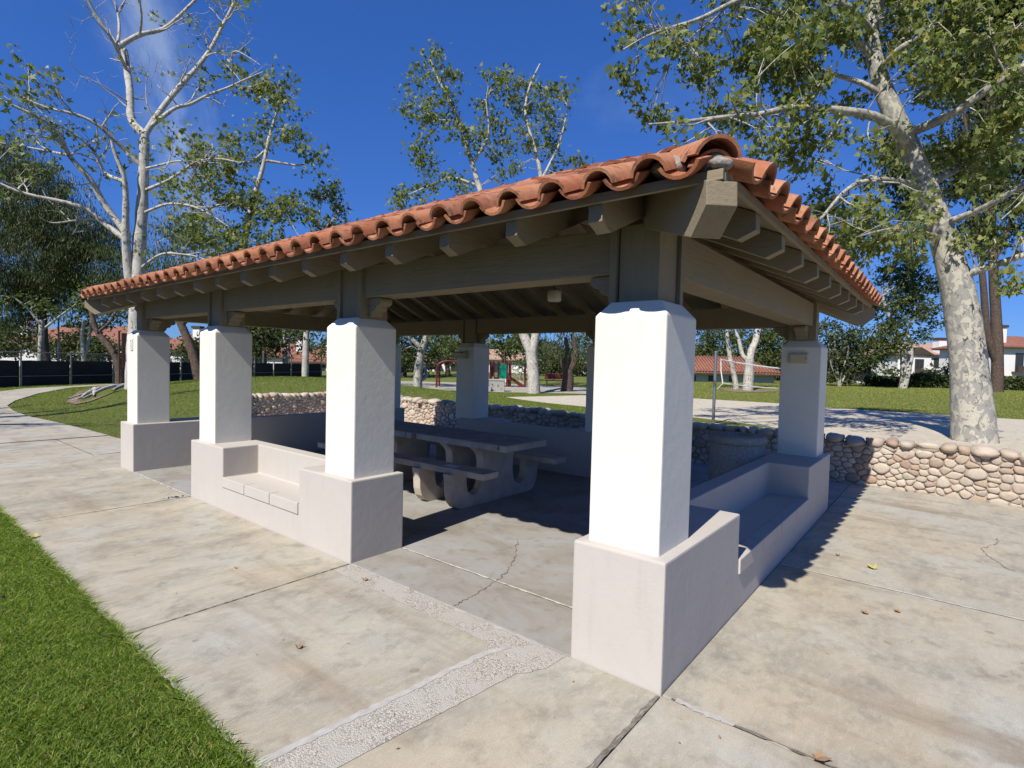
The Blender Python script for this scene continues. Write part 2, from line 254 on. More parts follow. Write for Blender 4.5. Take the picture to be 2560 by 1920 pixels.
# ------------------------------------------------------------------ mesh helpers
def U3(p): return (p[1], p[0], p[2])
def link(name, me, m=None, parent=None, smooth=False):
    if m is not None and not me.materials: me.materials.append(MAT[m])
    o = bpy.data.objects.new(name, me); C.objects.link(o)
    if parent is not None: o.parent = parent; o.matrix_parent_inverse = Matrix.Translation(-parent.location)
    if smooth: me.polygons.foreach_set('use_smooth', [True]*len(me.polygons))
    return o
class MB:
    """collects faces given in (u,v,z); build() makes one mesh object"""
    def __init__(s): s.v = []; s.f = []
    def add(s, verts, faces):
        n = len(s.v); s.v += [tuple(map(float, p)) for p in verts]; s.f += [tuple(i+n for i in f) for f in faces]; return s
    def box(s, u0, u1, v0, v1, z0, z1):
        P = [(a, b, c) for c in (z0, z1) for b in (v0, v1) for a in (u0, u1)]
        return s.add(P, [(0, 2, 3, 1), (4, 5, 7, 6), (0, 1, 5, 4), (2, 6, 7, 3), (0, 4, 6, 2), (1, 3, 7, 5)])
    def prism(s, prof, a, b, fn):
        """profile list of 2D points swept between params a and b; fn(p,q,t)->(u,v,z)"""
        n = len(prof); P = [fn(p, q, a) for p, q in prof] + [fn(p, q, b) for p, q in prof]
        return s.add(P, [tuple(range(n))[::-1], tuple(range(n, 2*n))] + [(i, (i+1) % n, n+(i+1) % n, n+i) for i in range(n)])
    def tube(s, pts, rad, sides=6, cap=True):
        P, Fc = tube_arrays(np.array(pts, float), np.array(rad, float), sides); n0 = len(P)
        s.add(P, [tuple(f) for f in Fc])
        if cap:
            n = len(s.v)-n0; s.f.append(tuple(range(n, n+sides))[::-1]); s.f.append(tuple(range(n+n0-sides, n+n0)))
        return s
    def mesh(s, name):
        me = bpy.data.meshes.new(name); me.from_pydata([U3(p) for p in s.v], [], s.f); 
        bm = bmesh.new(); bm.from_mesh(me); bmesh.ops.recalc_face_normals(bm, faces=bm.faces); bm.to_mesh(me); bm.free(); return me
    def build(s, name, m, parent=None, smooth=False, bevel=0, rough=0):
        me = s.mesh(name)
        if bevel or rough:
            bm = bmesh.new(); bm.from_mesh(me)
            if bevel: bmesh.ops.bevel(bm, geom=list(bm.edges), offset=bevel, segments=2, affect='EDGES', profile=0.6, clamp_overlap=True)
            bm.to_mesh(me); bm.free()
        return link(name, me, m, parent, smooth)
def tube_arrays(P, r, sides):
    n = len(P); T = np.gradient(P, axis=0); T /= np.linalg.norm(T, axis=1)[:, None]+1e-9
    ref = np.array([0.31, 0.17, 0.93]) if abs(T[0, 2]) < 0.85 else np.array([0.93, 0.17, 0.31])
    A = np.cross(T, ref); A /= np.linalg.norm(A, axis=1)[:, None]+1e-9; B = np.cross(T, A)
    th = np.arange(sides)*2*np.pi/sides
    V = P[:, None, :] + r[:, None, None]*(np.cos(th)[None, :, None]*A[:, None, :] + np.sin(th)[None, :, None]*B[:, None, :])
    i = np.arange(n-1)[:, None]*sides; j = np.arange(sides)[None, :]; k = (j+1) % sides
    Fc = np.stack([i+j, i+k, i+sides+k, i+sides+j], -1).reshape(-1, 4)
    return V.reshape(-1, 3), Fc
def np_mesh(name, V, loops, starts, totals, m, parent=None, smooth=False):
    me = bpy.data.meshes.new(name); V = np.asarray(V, np.float32)
    me.vertices.add(len(V)); me.vertices.foreach_set('co', V[:, [1, 0, 2]].ravel())
    me.loops.add(len(loops)); me.loops.foreach_set('vertex_index', np.asarray(loops, np.int32))
    me.polygons.add(len(starts)); me.polygons.foreach_set('loop_start', np.asarray(starts, np.int32)); 
    me.update(calc_edges=True); me.validate()
    return link(name, me, m, parent, smooth)
def faces_mesh(name, V, Fc, m, parent=None, smooth=False):
    Fc = np.asarray(Fc); k = Fc.shape[1]
    return np_mesh(name, V, Fc.ravel(), np.arange(len(Fc))*k, None, m, parent, smooth)
def thing(name, label, cat, loc=(0, 0, 0), group=None):
    o = bpy.data.objects.new(name, None); C.objects.link(o); o.location = U3(loc); o.empty_display_size = 0.2
    o['label'] = label; o['category'] = cat
    if group: o['group'] = group
    return o
def tag(o, label, cat, group=None):
    o['label'] = label; o['category'] = cat
    if group: o['group'] = group
    return o
def struct(o): o['kind'] = 'structure'; return o
def at0(o, p):
    """parent at location p: keep mesh coordinates global"""
    return o
def adopt(root, *objs):
    for o in objs: o.parent = root; o.matrix_parent_inverse = Matrix.Translation(-root.location)
    return root
def PX(x, y, d):
    return CAM + d*(FWD + RGT*(x-1280)/F_PX + UPV*(960-y)/F_PX)
def GR(x, y, z=0.0):
    d = FWD + RGT*(x-1280)/F_PX + UPV*(960-y)/F_PX; return CAM + d*(z-CAM[2])/d[2]
def sst(a, b, x):
    t = np.clip((x-a)/(b-a), 0, 1); return t*t*(3-2*t)
# ------------------------------------------------------------------ terrain
WALL_V, WALL_U, WALL_TOP = 6.30, 12.0, 0.66
def th(u, v):
    u = np.asarray(u, float); v = np.asarray(v, float)
    G = 0.86*np.exp(-((u-17.5)/6.3)**2/2*1.0 - ((v-8.2)/4.0)**2/2)*(1-sst(12.5, 16.5, v))
    inside = (u <= 12.1) & (v <= 6.45)
    Mk = np.where(inside, sst(8.2, 12.1, u)*sst(4.0, 3.3, v), 1.0)
    G = G*Mk*sst(0.2, 3.5, v)
    z = -0.02 + G + 0.36*sst(27, 44, v)*(1-sst(60, 90, v)) - 1.1*sst(60, 110, u+0.3*v)*0
    z = np.where(inside & (u < 8.2), -0.05, z)
    return z
us = np.unique(np.concatenate([np.array([-400, -250, -150, -90, -60]), np.arange(-40, -6, 4), np.arange(-6, 34, 0.5), [12.1, 12.12], np.arange(34, 80, 3), [100, 150, 250, 420, 700]]))
vvs = np.unique(np.concatenate([np.array([-400, -200, -100, -60, -40]), np.arange(-30, -4, 4), np.arange(-4, 32, 0.5), [6.45, 6.47], np.arange(32, 100, 3), [130, 200, 320, 500, 800]]))
Ug, Vg = np.meshgrid(us, vvs, indexing='ij'); Zg = th(Ug, Vg)
nu, nv = Ug.shape; idx = np.arange(nu*nv).reshape(nu, nv)
Fc = np.stack([idx[:-1, :-1], idx[:-1, 1:], idx[1:, 1:], idx[1:, :-1]], -1).reshape(-1, 4)
ground = struct(faces_mesh('lawn', np.stack([Ug, Vg, Zg], -1).reshape(-1, 3), Fc, 'lawn', smooth=True))
def sheet(name, outline, m, zfun, parent=None):
    b = MB(); b.add([(p[0], p[1], zfun(p[0], p[1])) for p in outline], [tuple(range(len(outline)))]); o = b.build(name, m, parent); return o
# foreground soil under the grass blades
struct(sheet('grass_soil', [(-6, -1.445), (30, -1.445), (30, -20), (-6, -20)], 'soil', lambda u, v: -0.012))
# sand volleyball court with a thin raised rim
SAND = [(-14, 6.8), (5.5, 6.8), (5.5, 12.2), (9.1, 14.2), (14.9, 16.9), (13.8, 21.9), (9.2, 25.2), (5.2, 25.3), (3.0, 24.2), (-3.2, 24.2), (-14, 24.6)]
struct(sheet('sand_court', SAND, 'sand', lambda u, v: 0.0))
# ------------------------------------------------------------------ pavement
pav_out = [(-9, -1.44), (15.5, -1.44), (12.4, 0.70), (10.87, 0.78), (9.1, 1.02), (8.9, 1.5), (9.3, 2.5), (12.0, 2.75), (12.05, 6.35), (-9, 6.35)]
pave = struct(sheet('pavement', pav_out, 'joint_dirt', lambda u, v: -0.013))
def slab(u0, u1, v0, v1, m='concrete', gap=0.004):
    MB().box(u0+gap, u1-gap, v0+gap, v1-gap, -0.09, 0.0).build('slab', m, pave, bevel=0.005)
for a, b_ in ((-9, 0.0), (0.0, 2.45), (2.45, 5.39), (5.39, 8.3), (8.3, 11.2)): slab(a, b_, -1.44, 0.0)
slab(-9, 0, 0, 2.25); slab(-9, 0, 2.25, 6.30)
slab(0, 7.74, 0.0, 0.49, 'floor_concrete'); slab(0, 7.74, 0.49, 6.30, 'floor_concrete')
slab(7.74, 9.0, 0.0, 1.0); slab(7.74, 8.9, 1.0, 6.30); slab(8.9, 12.0, 2.75, 6.30)
b = MB(); b.add([(9.004, 0.004, 0), (9.1, 1.0, 0), (10.87, 0.78, 0), (11.196, 0.765, 0), (11.196, 0.004, 0)], [(0, 1, 2, 3, 4)]); b.build('slab', 'concrete', pave)
b = MB(); b.add([(7.744, 1.004, 0), (9.06, 1.004, 0), (8.9, 1.5, 0), (9.3, 2.5, 0), (12.0, 2.75, 0), (8.9, 2.75, -0.002), (7.75, 2.7, -0.003)], [(0, 1, 2, 3, 4, 5, 6)])
# curving path, draped over the lawn
inner = [(11.204, 0.765), (12.445, 0.703), (14.209, 0.585), (16.0, 0.43), (17.727, 0.42), (19.661, 0.575), (21.466, 1.017), (23.893, 1.983), (26.381, 3.445), (28.2, 6.0), (29.6, 9.0), (31.2, 13.0)]
outer = [(11.204, -1.44), (12.6, -1.44), (14.4, -1.44), (16.2, -1.42), (18.1, -1.4), (20.3, -1.2), (22.9, -0.6), (25.6, 0.6), (28.2, 2.3), (30.1, 5.2), (31.5, 8.4), (33.2, 12.6)]
b = MB(); P = []
for k in range(len(inner)): P += [(*inner[k], float(th(*inner[k]))+0.025), (*outer[k], float(th(*outer[k]))+0.025)]
b.add(P, [(2*k, 2*k+1, 2*k+3, 2*k+2) for k in range(len(inner)-1)]); struct(b.build('footpath', 'concrete'))
# sealant and patched strips lying in and over the joints
def ribbon(name, pts, wd, m, z=0.003, jit=0.0, parent=pave):
    P = np.array(pts, float); T = np.gradient(P, axis=0); T /= np.linalg.norm(T, axis=1)[:, None]+1e-9; Nn = np.stack([-T[:, 1], T[:, 0]], -1)
    wds = wd*(1+jit*rng.uniform(-1, 1, len(P))); b = MB(); V = []
    for p, n, w_ in zip(P, Nn, wds): V += [(p[0]+n[0]*w_/2, p[1]+n[1]*w_/2, z), (p[0]-n[0]*w_/2, p[1]-n[1]*w_/2, z)]
    b.add(V, [(2*i, 2*i+1, 2*i+3, 2*i+2) for i in range(len(P)-1)]); return b.build(name, m, parent)
def line(a, b_, n=40, j=0.0):
    t = np.linspace(0, 1, n)[:, None]; P = np.array(a)*(1-t)+np.array(b_)*t; return P + rng.normal(0, j, P.shape)*np.sin(np.pi*t)**0.2
ribbon('joint_sealant', line((-9, 2.25), (-0.02, 2.25), 160, 0.0012), 0.016, 'caulk', 0.003, 0.3)
ribbon('joint_sealant', line((0.52, 0.49), (2.43, 0.49), 60, 0.0015), 0.014, 'caulk', 0.003, 0.5)
ribbon('joint_sealant', line((5.40, 0.0), (7.22, 0.0), 60, 0.002), 0.02, 'caulk', 0.003, 0.6)
ribbon('joint_sealant', line((0.006, -1.43), (0.004, -0.02), 50, 0.0012), 0.015, 'dark_sealant', 0.003, 0.3)
ribbon('joint_sealant', line((0.03, -1.43), (0.012, -0.02), 50, 0.004), 0.008, 'dark_sealant', 0.0024, 0.9)
ribbon('joint_sealant', line((2.45, -1.43), (2.45, -0.01), 60, 0.0015), 0.008, 'dark_sealant', 0.003, 0.7)
ribbon('joint_sealant', line((5.39, -1.43), (5.40, -0.01), 60, 0.002), 0.008, 'caulk', 0.003, 0.7)
ribbon('joint_sealant', line((-3.5, 0.0), (-0.05, 0.004), 80, 0.003), 0.012, 'dark_sealant', 0.003, 0.9)
ribbon('cement_patch', line((-0.33, 0.0), (-0.07, 0.005), 20, 0.004), 0.035, 'pale_cement', 0.004, 0.5)
ribbon('cement_patch', line((5.5, -0.20), (5.44, -0.03), 14, 0.01), 0.10, 'pale_cement', 0.0035, 0.5)
# exposed-aggregate repair: one leg along the pavilion, one leg towards the camera
L = [(2.43, -0.012)] + [tuple(p) for p in line((2.3, -0.012), (0.62, -0.012), 30, 0.003)] + [(0.52, -0.02)]
R1 = [tuple(p) for p in line((0.53, -0.18), (0.575, -0.27), 6, 0.006)] + [tuple(p) for p in line((0.615, -0.31), (0.76, -1.43), 40, 0.0015)]
R2 = [tuple(p) for p in line((0.985, -1.43), (0.86, -0.30), 30, 0.006)] + [tuple(p) for p in line((0.90, -0.185), (2.40, -0.165), 30, 0.002)]
struct_patch = MB(); struct_patch.add([(p[0], p[1], 0.0028) for p in L+R1+R2], [tuple(range(len(L+R1+R2)))]); struct_patch.build('aggregate_strip', 'aggregate', pave)
ribbon('cement_edge', [(0.80, -0.13), (0.82, -0.2)]+[tuple(p) for p in line((0.855, -0.28), (0.975, -1.43), 40, 0.005)], 0.034, 'pale_cement', 0.0045, 0.35)
ribbon('cement_edge', line((0.66, -0.02), (2.42, -0.005), 60, 0.003), 0.018, 'pale_cement', 0.0045, 0.7)
# cracks
def zz(pts, n=14, j=0.008):
    o = []
    for a, c in zip(pts[:-1], pts[1:]): o += [tuple(p) for p in line(a, c, n, j)]
    return o
ribbon('crack', zz([tuple(GR(660+x*.5425, 1380+y*.5425)[:2]) for x, y in ((1165, -60), (1160, 20), (1120, 90), (1075, 130), (970, 200), (875, 250))]), 0.006, 'dark_sealant', 0.003, 0.8)
ribbon('crack', zz([tuple(GR(1660+x*.40687, 900+y*.40687)[:2]) for x, y in ((2045, 1095), (2050, 1130), (1985, 1150), (1945, 1160), (2010, 1215), (2110, 1285), (2330, 1350))], 10, 0.006), 0.0045, 'dark_sealant', 0.003, 0.8)
# ------------------------------------------------------------------ pavilion
pav = thing('picnic_pavilion', 'open picnic pavilion with white stucco pillars, low bench walls and red clay tile roof', 'pavilion', (3.87, 2.26, 0))
LU, LV, H0, SEAT = 7.74, 4.52, 0.62, 0.32
def jit_mesh(o, amp, seedv=0):
    r_ = np.random.default_rng(seedv); me = o.data; n = len(me.vertices); co = np.empty(n*3, np.float32); me.vertices.foreach_get('co', co)
    co += r_.normal(0, amp, n*3).astype(np.float32); me.vertices.foreach_set('co', co); me.update()
def bench_block(a0, a1, n0, n1, fn, name='bench_wall', dep=0.5, sd=0.36, cuts=3):
    V = {}; P = []; Fs = []
    def vid(a, d, z):
        k = (round(a, 4), round(d, 4), round(z, 4))
        if k not in V: V[k] = len(P); P.append(fn(a, d, z))
        return V[k]
    def face(*q): Fs.append(tuple(vid(*x) for x in q))
    zb = -0.04
    face((a0, 0, zb), (a1, 0, zb), (a1, 0, H0), (n1, 0, H0), (n1, 0, SEAT), (n0, 0, SEAT), (n0, 0, H0), (a0, 0, H0))
    face((a0, dep, zb), (a0, dep, H0), (a1, dep, H0), (a1, dep, zb))
    face((a0, 0, H0), (n0, 0, H0), (n0, sd, H0), (n1, sd, H0), (n1, 0, H0), (a1, 0, H0), (a1, dep, H0), (a0, dep, H0))
    face((a0, 0, zb), (a0, 0, H0), (a0, dep, H0), (a0, dep, zb)); face((a1, 0, zb), (a1, dep, zb), (a1, dep, H0), (a1, 0, H0))
    face((n0, 0, SEAT), (n0, sd, SEAT), (n0, sd, H0), (n0, 0, H0)); face((n1, 0, SEAT), (n1, 0, H0), (n1, sd, H0), (n1, sd, SEAT))
    face((n0, sd, SEAT), (n1, sd, SEAT), (n1, sd, H0), (n0, sd, H0)); face((n0, 0, SEAT), (n1, 0, SEAT), (n1, sd, SEAT), (n0, sd, SEAT))
    face((a0, 0, zb), (a0, dep, zb), (a1, dep, zb), (a1, 0, zb))
    b = MB(); b.add(P, Fs); o = b.build(name, 'pink_stucco', pav, bevel=0.011)
    ed = np.linspace(n0, n1, cuts+1)
    for k in range(cuts):
        q0, q1 = ed[k]+0.006, ed[k+1]-0.006
        c = [fn(a, d, z) for z in (0.232, 0.328) for d in (-0.012, 0.085) for a in (q0, q1)]
        MB().add(c, [(0, 2, 3, 1), (4, 5, 7, 6), (0, 1, 5, 4), (2, 6, 7, 3), (0, 4, 6, 2), (1, 3, 7, 5)]).build('seat_edge', 'pink_stucco', o, bevel=0.006)
    return o
bench_block(2.45, 5.39, 3.18, 4.61, lambda a, d, z: (a, d, z))
bench_block(0.0, LV, 1.16, 3.36, lambda a, d, z: (d, a, z), cuts=4)
bench_block(0.0, LV, 1.16, 3.36, lambda a, d, z: (LU-d, a, z), cuts=4)
bench_block(2.45, 5.29, 3.18, 4.56, lambda a, d, z: (a, LV-d, z))
PD, PW = 0.0605, 0.387
pill = [(0.0, 0.0), (2.45, 0.0), (4.882, 0.0), (7.232, 0.0), (0.0, LV-0.508), (2.45, LV-0.508), (4.96, LV-0.508), (7.232, LV-0.508)]
def pillar(u, v, k):
    a, b_, c, d = u+PD, u+PD+PW, v+PD, v+PD+PW; i = 0.058
    P = [(a, c, H0-0.02), (b_, c, H0-0.02), (b_, d, H0-0.02), (a, d, H0-0.02)] + [(a, c, 1.783), (b_, c, 1.783), (b_, d, 1.783), (a, d, 1.783)] + [(a+i, c+i, 1.856), (b_-i, c+i, 1.856), (b_-i, d-i, 1.856), (a+i, d-i, 1.856)]
    Fs = [(3, 2, 1, 0), (8, 9, 10, 11)] + [(q+j, q+(j+1) % 4, q+4+(j+1) % 4, q+4+j) for q in (0, 4) for j in range(4)]
    b = MB(); b.add(P, Fs); o = b.build('pillar', 'white_stucco', pav, bevel=0.010)
    return o
for k, (u, v) in enumerate(pill): pillar(u, v, k)
# posts, battens and scrolled corbels on each pillar
BB, BT = 2.01, 2.247          # beam underside and top
CORB = [(0.0, 1.862), (0.028, 1.866), (0.040, 1.885), (0.046, 1.905), (0.075, 1.910), (0.092, 1.925), (0.098, 1.945), (0.125, 1.948), (0.147, 1.962), (0.155, 1.982), (0.150, 2.0), (0.135, BB-0.003), (0.0, BB-0.003)]
for k, (u, v) in enumerate(pill):
    cu, cv = u+PD+PW/2, v+PD+PW/2; h = 0.108
    MB().box(cu-h, cu+h, cv-h, cv+h, 1.850, BT-0.002).build('post', 'wood_z', pav, bevel=0.004)
    front, right = v < 1, u < 1
    for s in (-1, 1):
        for face_v in (True, False):
            if face_v:
                if not (0.1 < cu+s*h+s*0.03 < LU-0.1) or (u < 1 and s < 0) or (u > 7 and s > 0): continue
                MB().box(*sorted((cu+s*(h+0.008), cu+s*(h+0.048))), cv-h-0.020, cv+h+0.020, 1.852, BT-0.004).build('batten', 'wood_z', pav, bevel=0.003)
            else:
                if (u < 1 or u > 7) and (s > 0) == (v < 1):
                    MB().box(cu-h-0.0215, cu+h+0.0215, *sorted((cv+s*(h+0.008), cv+s*(h+0.048))), 1.853, BT-0.005).build('batten', 'wood_z', pav, bevel=0.003)
        # corbels run along the beams that leave this post
        base = h+0.050
        lo = cu+s*base; ok = (0.3 < lo < LU-0.3)
        if ok: MB().prism(CORB, cv-0.055, cv+0.055, lambda p, q, t, s=s, cu=cu: (cu+s*(base+p), t, q)).build('corbel', 'wood_u', pav, bevel=0.003)
        if u < 1 or u > 7:
            lo = cv+s*base
            if 0.3 < lo < LV-0.3: MB().prism(CORB, cu-0.055, cu+0.055, lambda p, q, t, s=s, cv=cv: (t, cv+s*(base+p), q)).build('corbel', 'wood_v', pav, bevel=0.003)
# beams between posts
def beam_u(u0, u1, cv): MB().box(u0, u1, cv-0.098, cv+0.098, BB, BT).build('beam', 'wood_u', pav, bevel=0.005)
def beam_v(v0, v1, cu): MB().box(cu-0.098, cu+0.098, v0, v1, BB, BT).build('beam', 'wood_v', pav, bevel=0.005)
hc = PD+PW/2
for vrow in (0.0, LV-0.508):
    cs = sorted(p[0]+hc for p in pill if abs(p[1]-vrow) < 0.01)
    for a, b_ in zip(cs[:-1], cs[1:]): beam_u(a+0.160, b_-0.160, vrow+hc)
for urow in (0.0, 7.232): beam_v(hc+0.160, LV-0.508+hc-0.160, urow+hc)
# roof geometry: eave rectangle, equal pitch
OV = 0.27; SL = 0.435; Z0 = 2.278                       # deck top at the eave line
E0u, E1u, E0v, E1v = -OV, LU+OV, -OV, LV+OV; HALF = (E1v-E0v)/2
def zdeck(d): return Z0 + SL*d
rid0, rid1, ridv = E0u+HALF, E1u-HALF, (E0v+E1v)/2
deck = MB(); c4 = [(E0u, E0v), (E1u, E0v), (E1u, E1v), (E0u, E1v)]
top = [(x, y, Z0) for x, y in c4] + [(rid0, ridv, zdeck(HALF)), (rid1, ridv, zdeck(HALF))]
bot = [(x, y, z-0.03) for x, y, z in top]
deck.add(top+bot, [(0, 1, 5, 4), (1, 2, 5), (2, 3, 4, 5), (3, 0, 4), (6, 10, 11, 7), (7, 11, 8), (8, 11, 10, 9), (9, 10, 6), (0, 6, 7, 1), (1, 7, 8, 2), (2, 8, 9, 3), (3, 9, 6, 0)])
roof = deck.build('roof', 'wood_v', pav)
# fascia boards under the tile ends
for nm, bx in (('a', (E0u-0.02, E1u+0.02, E0v-0.022, E0v-0.002)), ('b', (E0u-0.02, E1u+0.02, E1v+0.002, E1v+0.022))):
    MB().box(*bx, Z0-0.038, Z0+0.004).build('fascia_board', 'wood_u', pav, bevel=0.003)
for bx in ((E0u-0.022, E0u-0.002, E0v+0.0, E1v), (E1u+0.002, E1u+0.022, E0v, E1v)):
    MB().box(*bx, Z0-0.0385, Z0+0.0035).build('fascia_board', 'wood_v', pav, bevel=0.003)
# rafters with chamfered tails: profile in (d = distance in from the eave, z)
def rafter(axis, pos, dmax, side, wd=0.072):
    z = lambda d: zdeck(d)-0.034
    dp = 0.150
    prof = [(0.002, z(0.002)), (-0.001, z(0.0)-0.080), (0.080, z(0.080)-dp), (dmax, z(dmax)-dp), (dmax, z(dmax))]
    if axis == 'u':
        fn = (lambda p, q, t: (t, E0v+p, q)) if side == 0 else (lambda p, q, t: (t, E1v-p, q)); m = 'wood_v'
    else:
        fn = (lambda p, q, t: (E0u+p, t, q)) if side == 0 else (lambda p, q, t: (E1u-p, t, q)); m = 'wood_u'
    MB().prism(prof, pos-wd/2, pos+wd/2, fn).build('rafter', m, pav, bevel=0.003)
for k in range(16):
    u = 0.27+k*(7.2/15)
    dm = min(u-E0u, E1u-u, HALF)-0.05
    for side in (0, 1): rafter('u', u, dm, side)
for k in range(9):
    v = 0.28+k*(LV-0.56)/8
    dm = min(v-E0v, E1v-v, HALF)-0.05
    for side in (0, 1): rafter('v', v, dm, side)
# hip rafters and ridge board
for (x, y, sx, sy) in ((E0u, E0v, 1, 1), (E0u, E1v, 1, -1), (E1u, E0v, -1, 1), (E1u, E1v, -1, -1)):
    z = lambda d: zdeck(d)-0.036
    prof = [(-0.015, z(-0.015)), (-0.02, z(0)-0.10), (0.07, z(0.07)-0.225), (HALF, z(HALF)-0.225), (HALF, z(HALF))]
    hw = 0.062
    MB().prism(prof, -hw, hw, lambda p, q, t: (x+sx*p+t*0.7071*sx, y+sy*p-t*0.7071*sy, q)).build('hip_rafter', 'wood_v', pav, bevel=0.004)
MB().box(rid0-0.1, rid1+0.1, ridv-0.03, ridv+0.03, zdeck(HALF)-0.26, zdeck(HALF)-0.04).build('ridge_board', 'wood_u', pav)
# ---- clay tiles
TH = math.atan(SL); CT, ST = math.cos(TH), math.sin(TH); EXP = 0.335; TL = 0.415
def arc_tile(r0, r1, length, thick, up, n=8, span=math.pi*0.96):
    """half barrel, local y along its length (0 = lower end), z = up"""
    V = []; Fs = []
    for y, r in ((0.0, r0), (length, r1)):
        for rr in (r, r-thick):
            for k in range(n+1):
                a = math.pi/2 - span/2 + span*k/n
                V.append((rr*math.cos(a), y, up*rr*math.sin(a)))
    q = n+1
    for k in range(n):
        Fs += [(k, k+1, 2*q+k+1, 2*q+k), (q+k, 3*q+k, 3*q+k+1, q+k+1), (k, q+k, q+k+1, k+1), (2*q+k, 2*q+k+1, 3*q+k+1, 3*q+k)]
    Fs += [(0, 2*q, 3*q, q), (n, q+n, 3*q+n, 2*q+n)]
    return V, Fs
def raw_mesh(name, V, Fs, m):
    me = bpy.data.meshes.new(name); me.from_pydata(V, [], Fs); bm = bmesh.new(); bm.from_mesh(me); bmesh.ops.recalc_face_normals(bm, faces=bm.faces); bm.to_mesh(me); bm.free()
    me.materials.append(MAT[m]); me.polygons.foreach_set('use_smooth', [len(p.vertices) == 4 for p in me.polygons])
    me.set_sharp_from_angle(angle=math.radians(40)); return me
capV, capF = arc_tile(0.080, 0.069, TL, 0.014, 1, span=math.pi*0.95); panV, panF = arc_tile(0.090, 0.098, TL, 0.014, -1, span=math.pi*0.74)
cap_me = raw_mesh('cap_tile', capV, capF, 'terracotta'); pan_me = raw_mesh('pan_tile', panV, panF, 'terracotta')
hipV, hipF = arc_tile(0.114, 0.096, 0.44, 0.016, 1, n=10, span=math.pi*0.86); hip_me = raw_mesh('hip_tile', hipV, hipF, 'terracotta')
bulkV, bulkF = [], []
def frame(origin, hdir, along=None):
    """slope frame: hdir = inward horizontal unit vector (Blender axes)"""
    h = Vector(hdir); y = Vector((h.x*CT, h.y*CT, ST)); n = Vector((-h.x*ST, -h.y*ST, CT)); x = y.cross(n)
    return x, y, n
def place_tile(me, V, Fs, name, Mw, single, clip=None):
    global bulkV, bulkF
    if clip:
        bm = bmesh.new(); bm.from_mesh(me); bm.transform(Mw)
        for co, no in clip:
            bmesh.ops.bisect_plane(bm, geom=bm.verts[:]+bm.edges[:]+bm.faces[:], plane_co=co, plane_no=no, clear_outer=True)
        if not bm.faces: bm.free(); return
        if single:
            m2 = bpy.data.meshes.new(name); bm.to_mesh(m2); m2.materials.append(MAT['terracotta']); o = bpy.data.objects.new(name, m2); C.objects.link(o); o.parent = roof
        else:
            n0 = len(bulkV); bm.verts.index_update(); bulkV += [tuple(v.co) for v in bm.verts]; bulkF += [tuple(v.index+n0 for v in f.verts) for f in bm.faces]
        bm.free(); return
    if single:
        o = bpy.data.objects.new(name, me); C.objects.link(o); o.parent = roof; o.matrix_basis = Mw
    else:
        n0 = len(bulkV); bulkV += [tuple(Mw @ Vector(p)) for p in V]; bulkF += [tuple(i+n0 for i in f) for f in Fs]
def slope_tiles(start, length, hdir, adir, near):
    """start: Blender XY of the eave corner; adir: along the eave; hdir: inwards"""
    x, y, n = frame(None, hdir); a = Vector((adir[0], adir[1], 0)); st = Vector((start[0], start[1], Z0)); hv = Vector((hdir[0], hdir[1], 0))
    ncol = int(round(length/0.2355)); pitch = length/ncol
    c1 = st; c2 = st+a*length
    for kind in ('pan', 'cap'):
        cols = [(i+0.5)*pitch for i in range(ncol)] if kind == 'pan' else [i*pitch for i in range(1, ncol)]
        for ci in cols:
            lim = min(ci, length-ci, HALF)
            for r in range(0, 9):
                d0 = -0.095*CT + r*EXP*CT + (-0.006 if kind == 'cap' else 0.0)
                if d0 > lim-0.03: break
                sg = random.gauss
                off = 0.098 if kind == 'pan' else 0.040
                lift = 0.012 if kind == 'pan' else 0.012
                org = st + a*ci + y*(d0/CT) + n*(off + sg(0, 0.003)) + a*sg(0, 0.005)
                tiltm = Matrix.Rotation(-0.020 + sg(0, 0.010), 4, 'X') @ Matrix.Rotation(sg(0, 0.016), 4, 'Z') @ Matrix.Rotation(sg(0, 0.03), 4, 'Y')
                Mw = Matrix(((x.x, y.x, n.x, org.x), (x.y, y.y, n.y, org.y), (x.z, y.z, n.z, org.z), (0, 0, 0, 1))) @ tiltm
                clip = []
                if d0 + TL*CT + 0.1 > ci: clip.append((c1, (hv-a)))
                if d0 + TL*CT + 0.1 > length-ci: clip.append((c2, (hv+a)))
                if d0 + TL*CT > HALF: clip.append((st+hv*HALF, hv))
                if kind == 'pan': place_tile(pan_me, panV, panF, 'pan_tile', Mw, near and r < 1, clip)
                else: place_tile(cap_me, capV, capF, 'cap_tile', Mw, near and r < 3 and (r < 2 or ci < 4.5), clip)
slope_tiles((E0v, E0u), E1u-E0u, (1, 0), (0, 1), True)      # long side facing the path
slope_tiles((E0v, E0u), E1v-E0v, (0, 1), (1, 0), True)      # short side facing right
slope_tiles((E1v, E0u), E1u-E0u, (-1, 0), (0, 1), False)
slope_tiles((E0v, E1u), E1v-E0v, (0, -1), (1, 0), False)
me = bpy.data.meshes.new('roof_tiles'); me.from_pydata(bulkV, [], bulkF); me.materials.append(MAT['terracotta'])
me.polygons.foreach_set('use_smooth', [True]*len(me.polygons)); me.set_sharp_from_angle(angle=math.radians(40))
bulk = bpy.data.objects.new('roof_tiles', me); C.objects.link(bulk); bulk.parent = roof; bulk['kind'] = 'stuff'
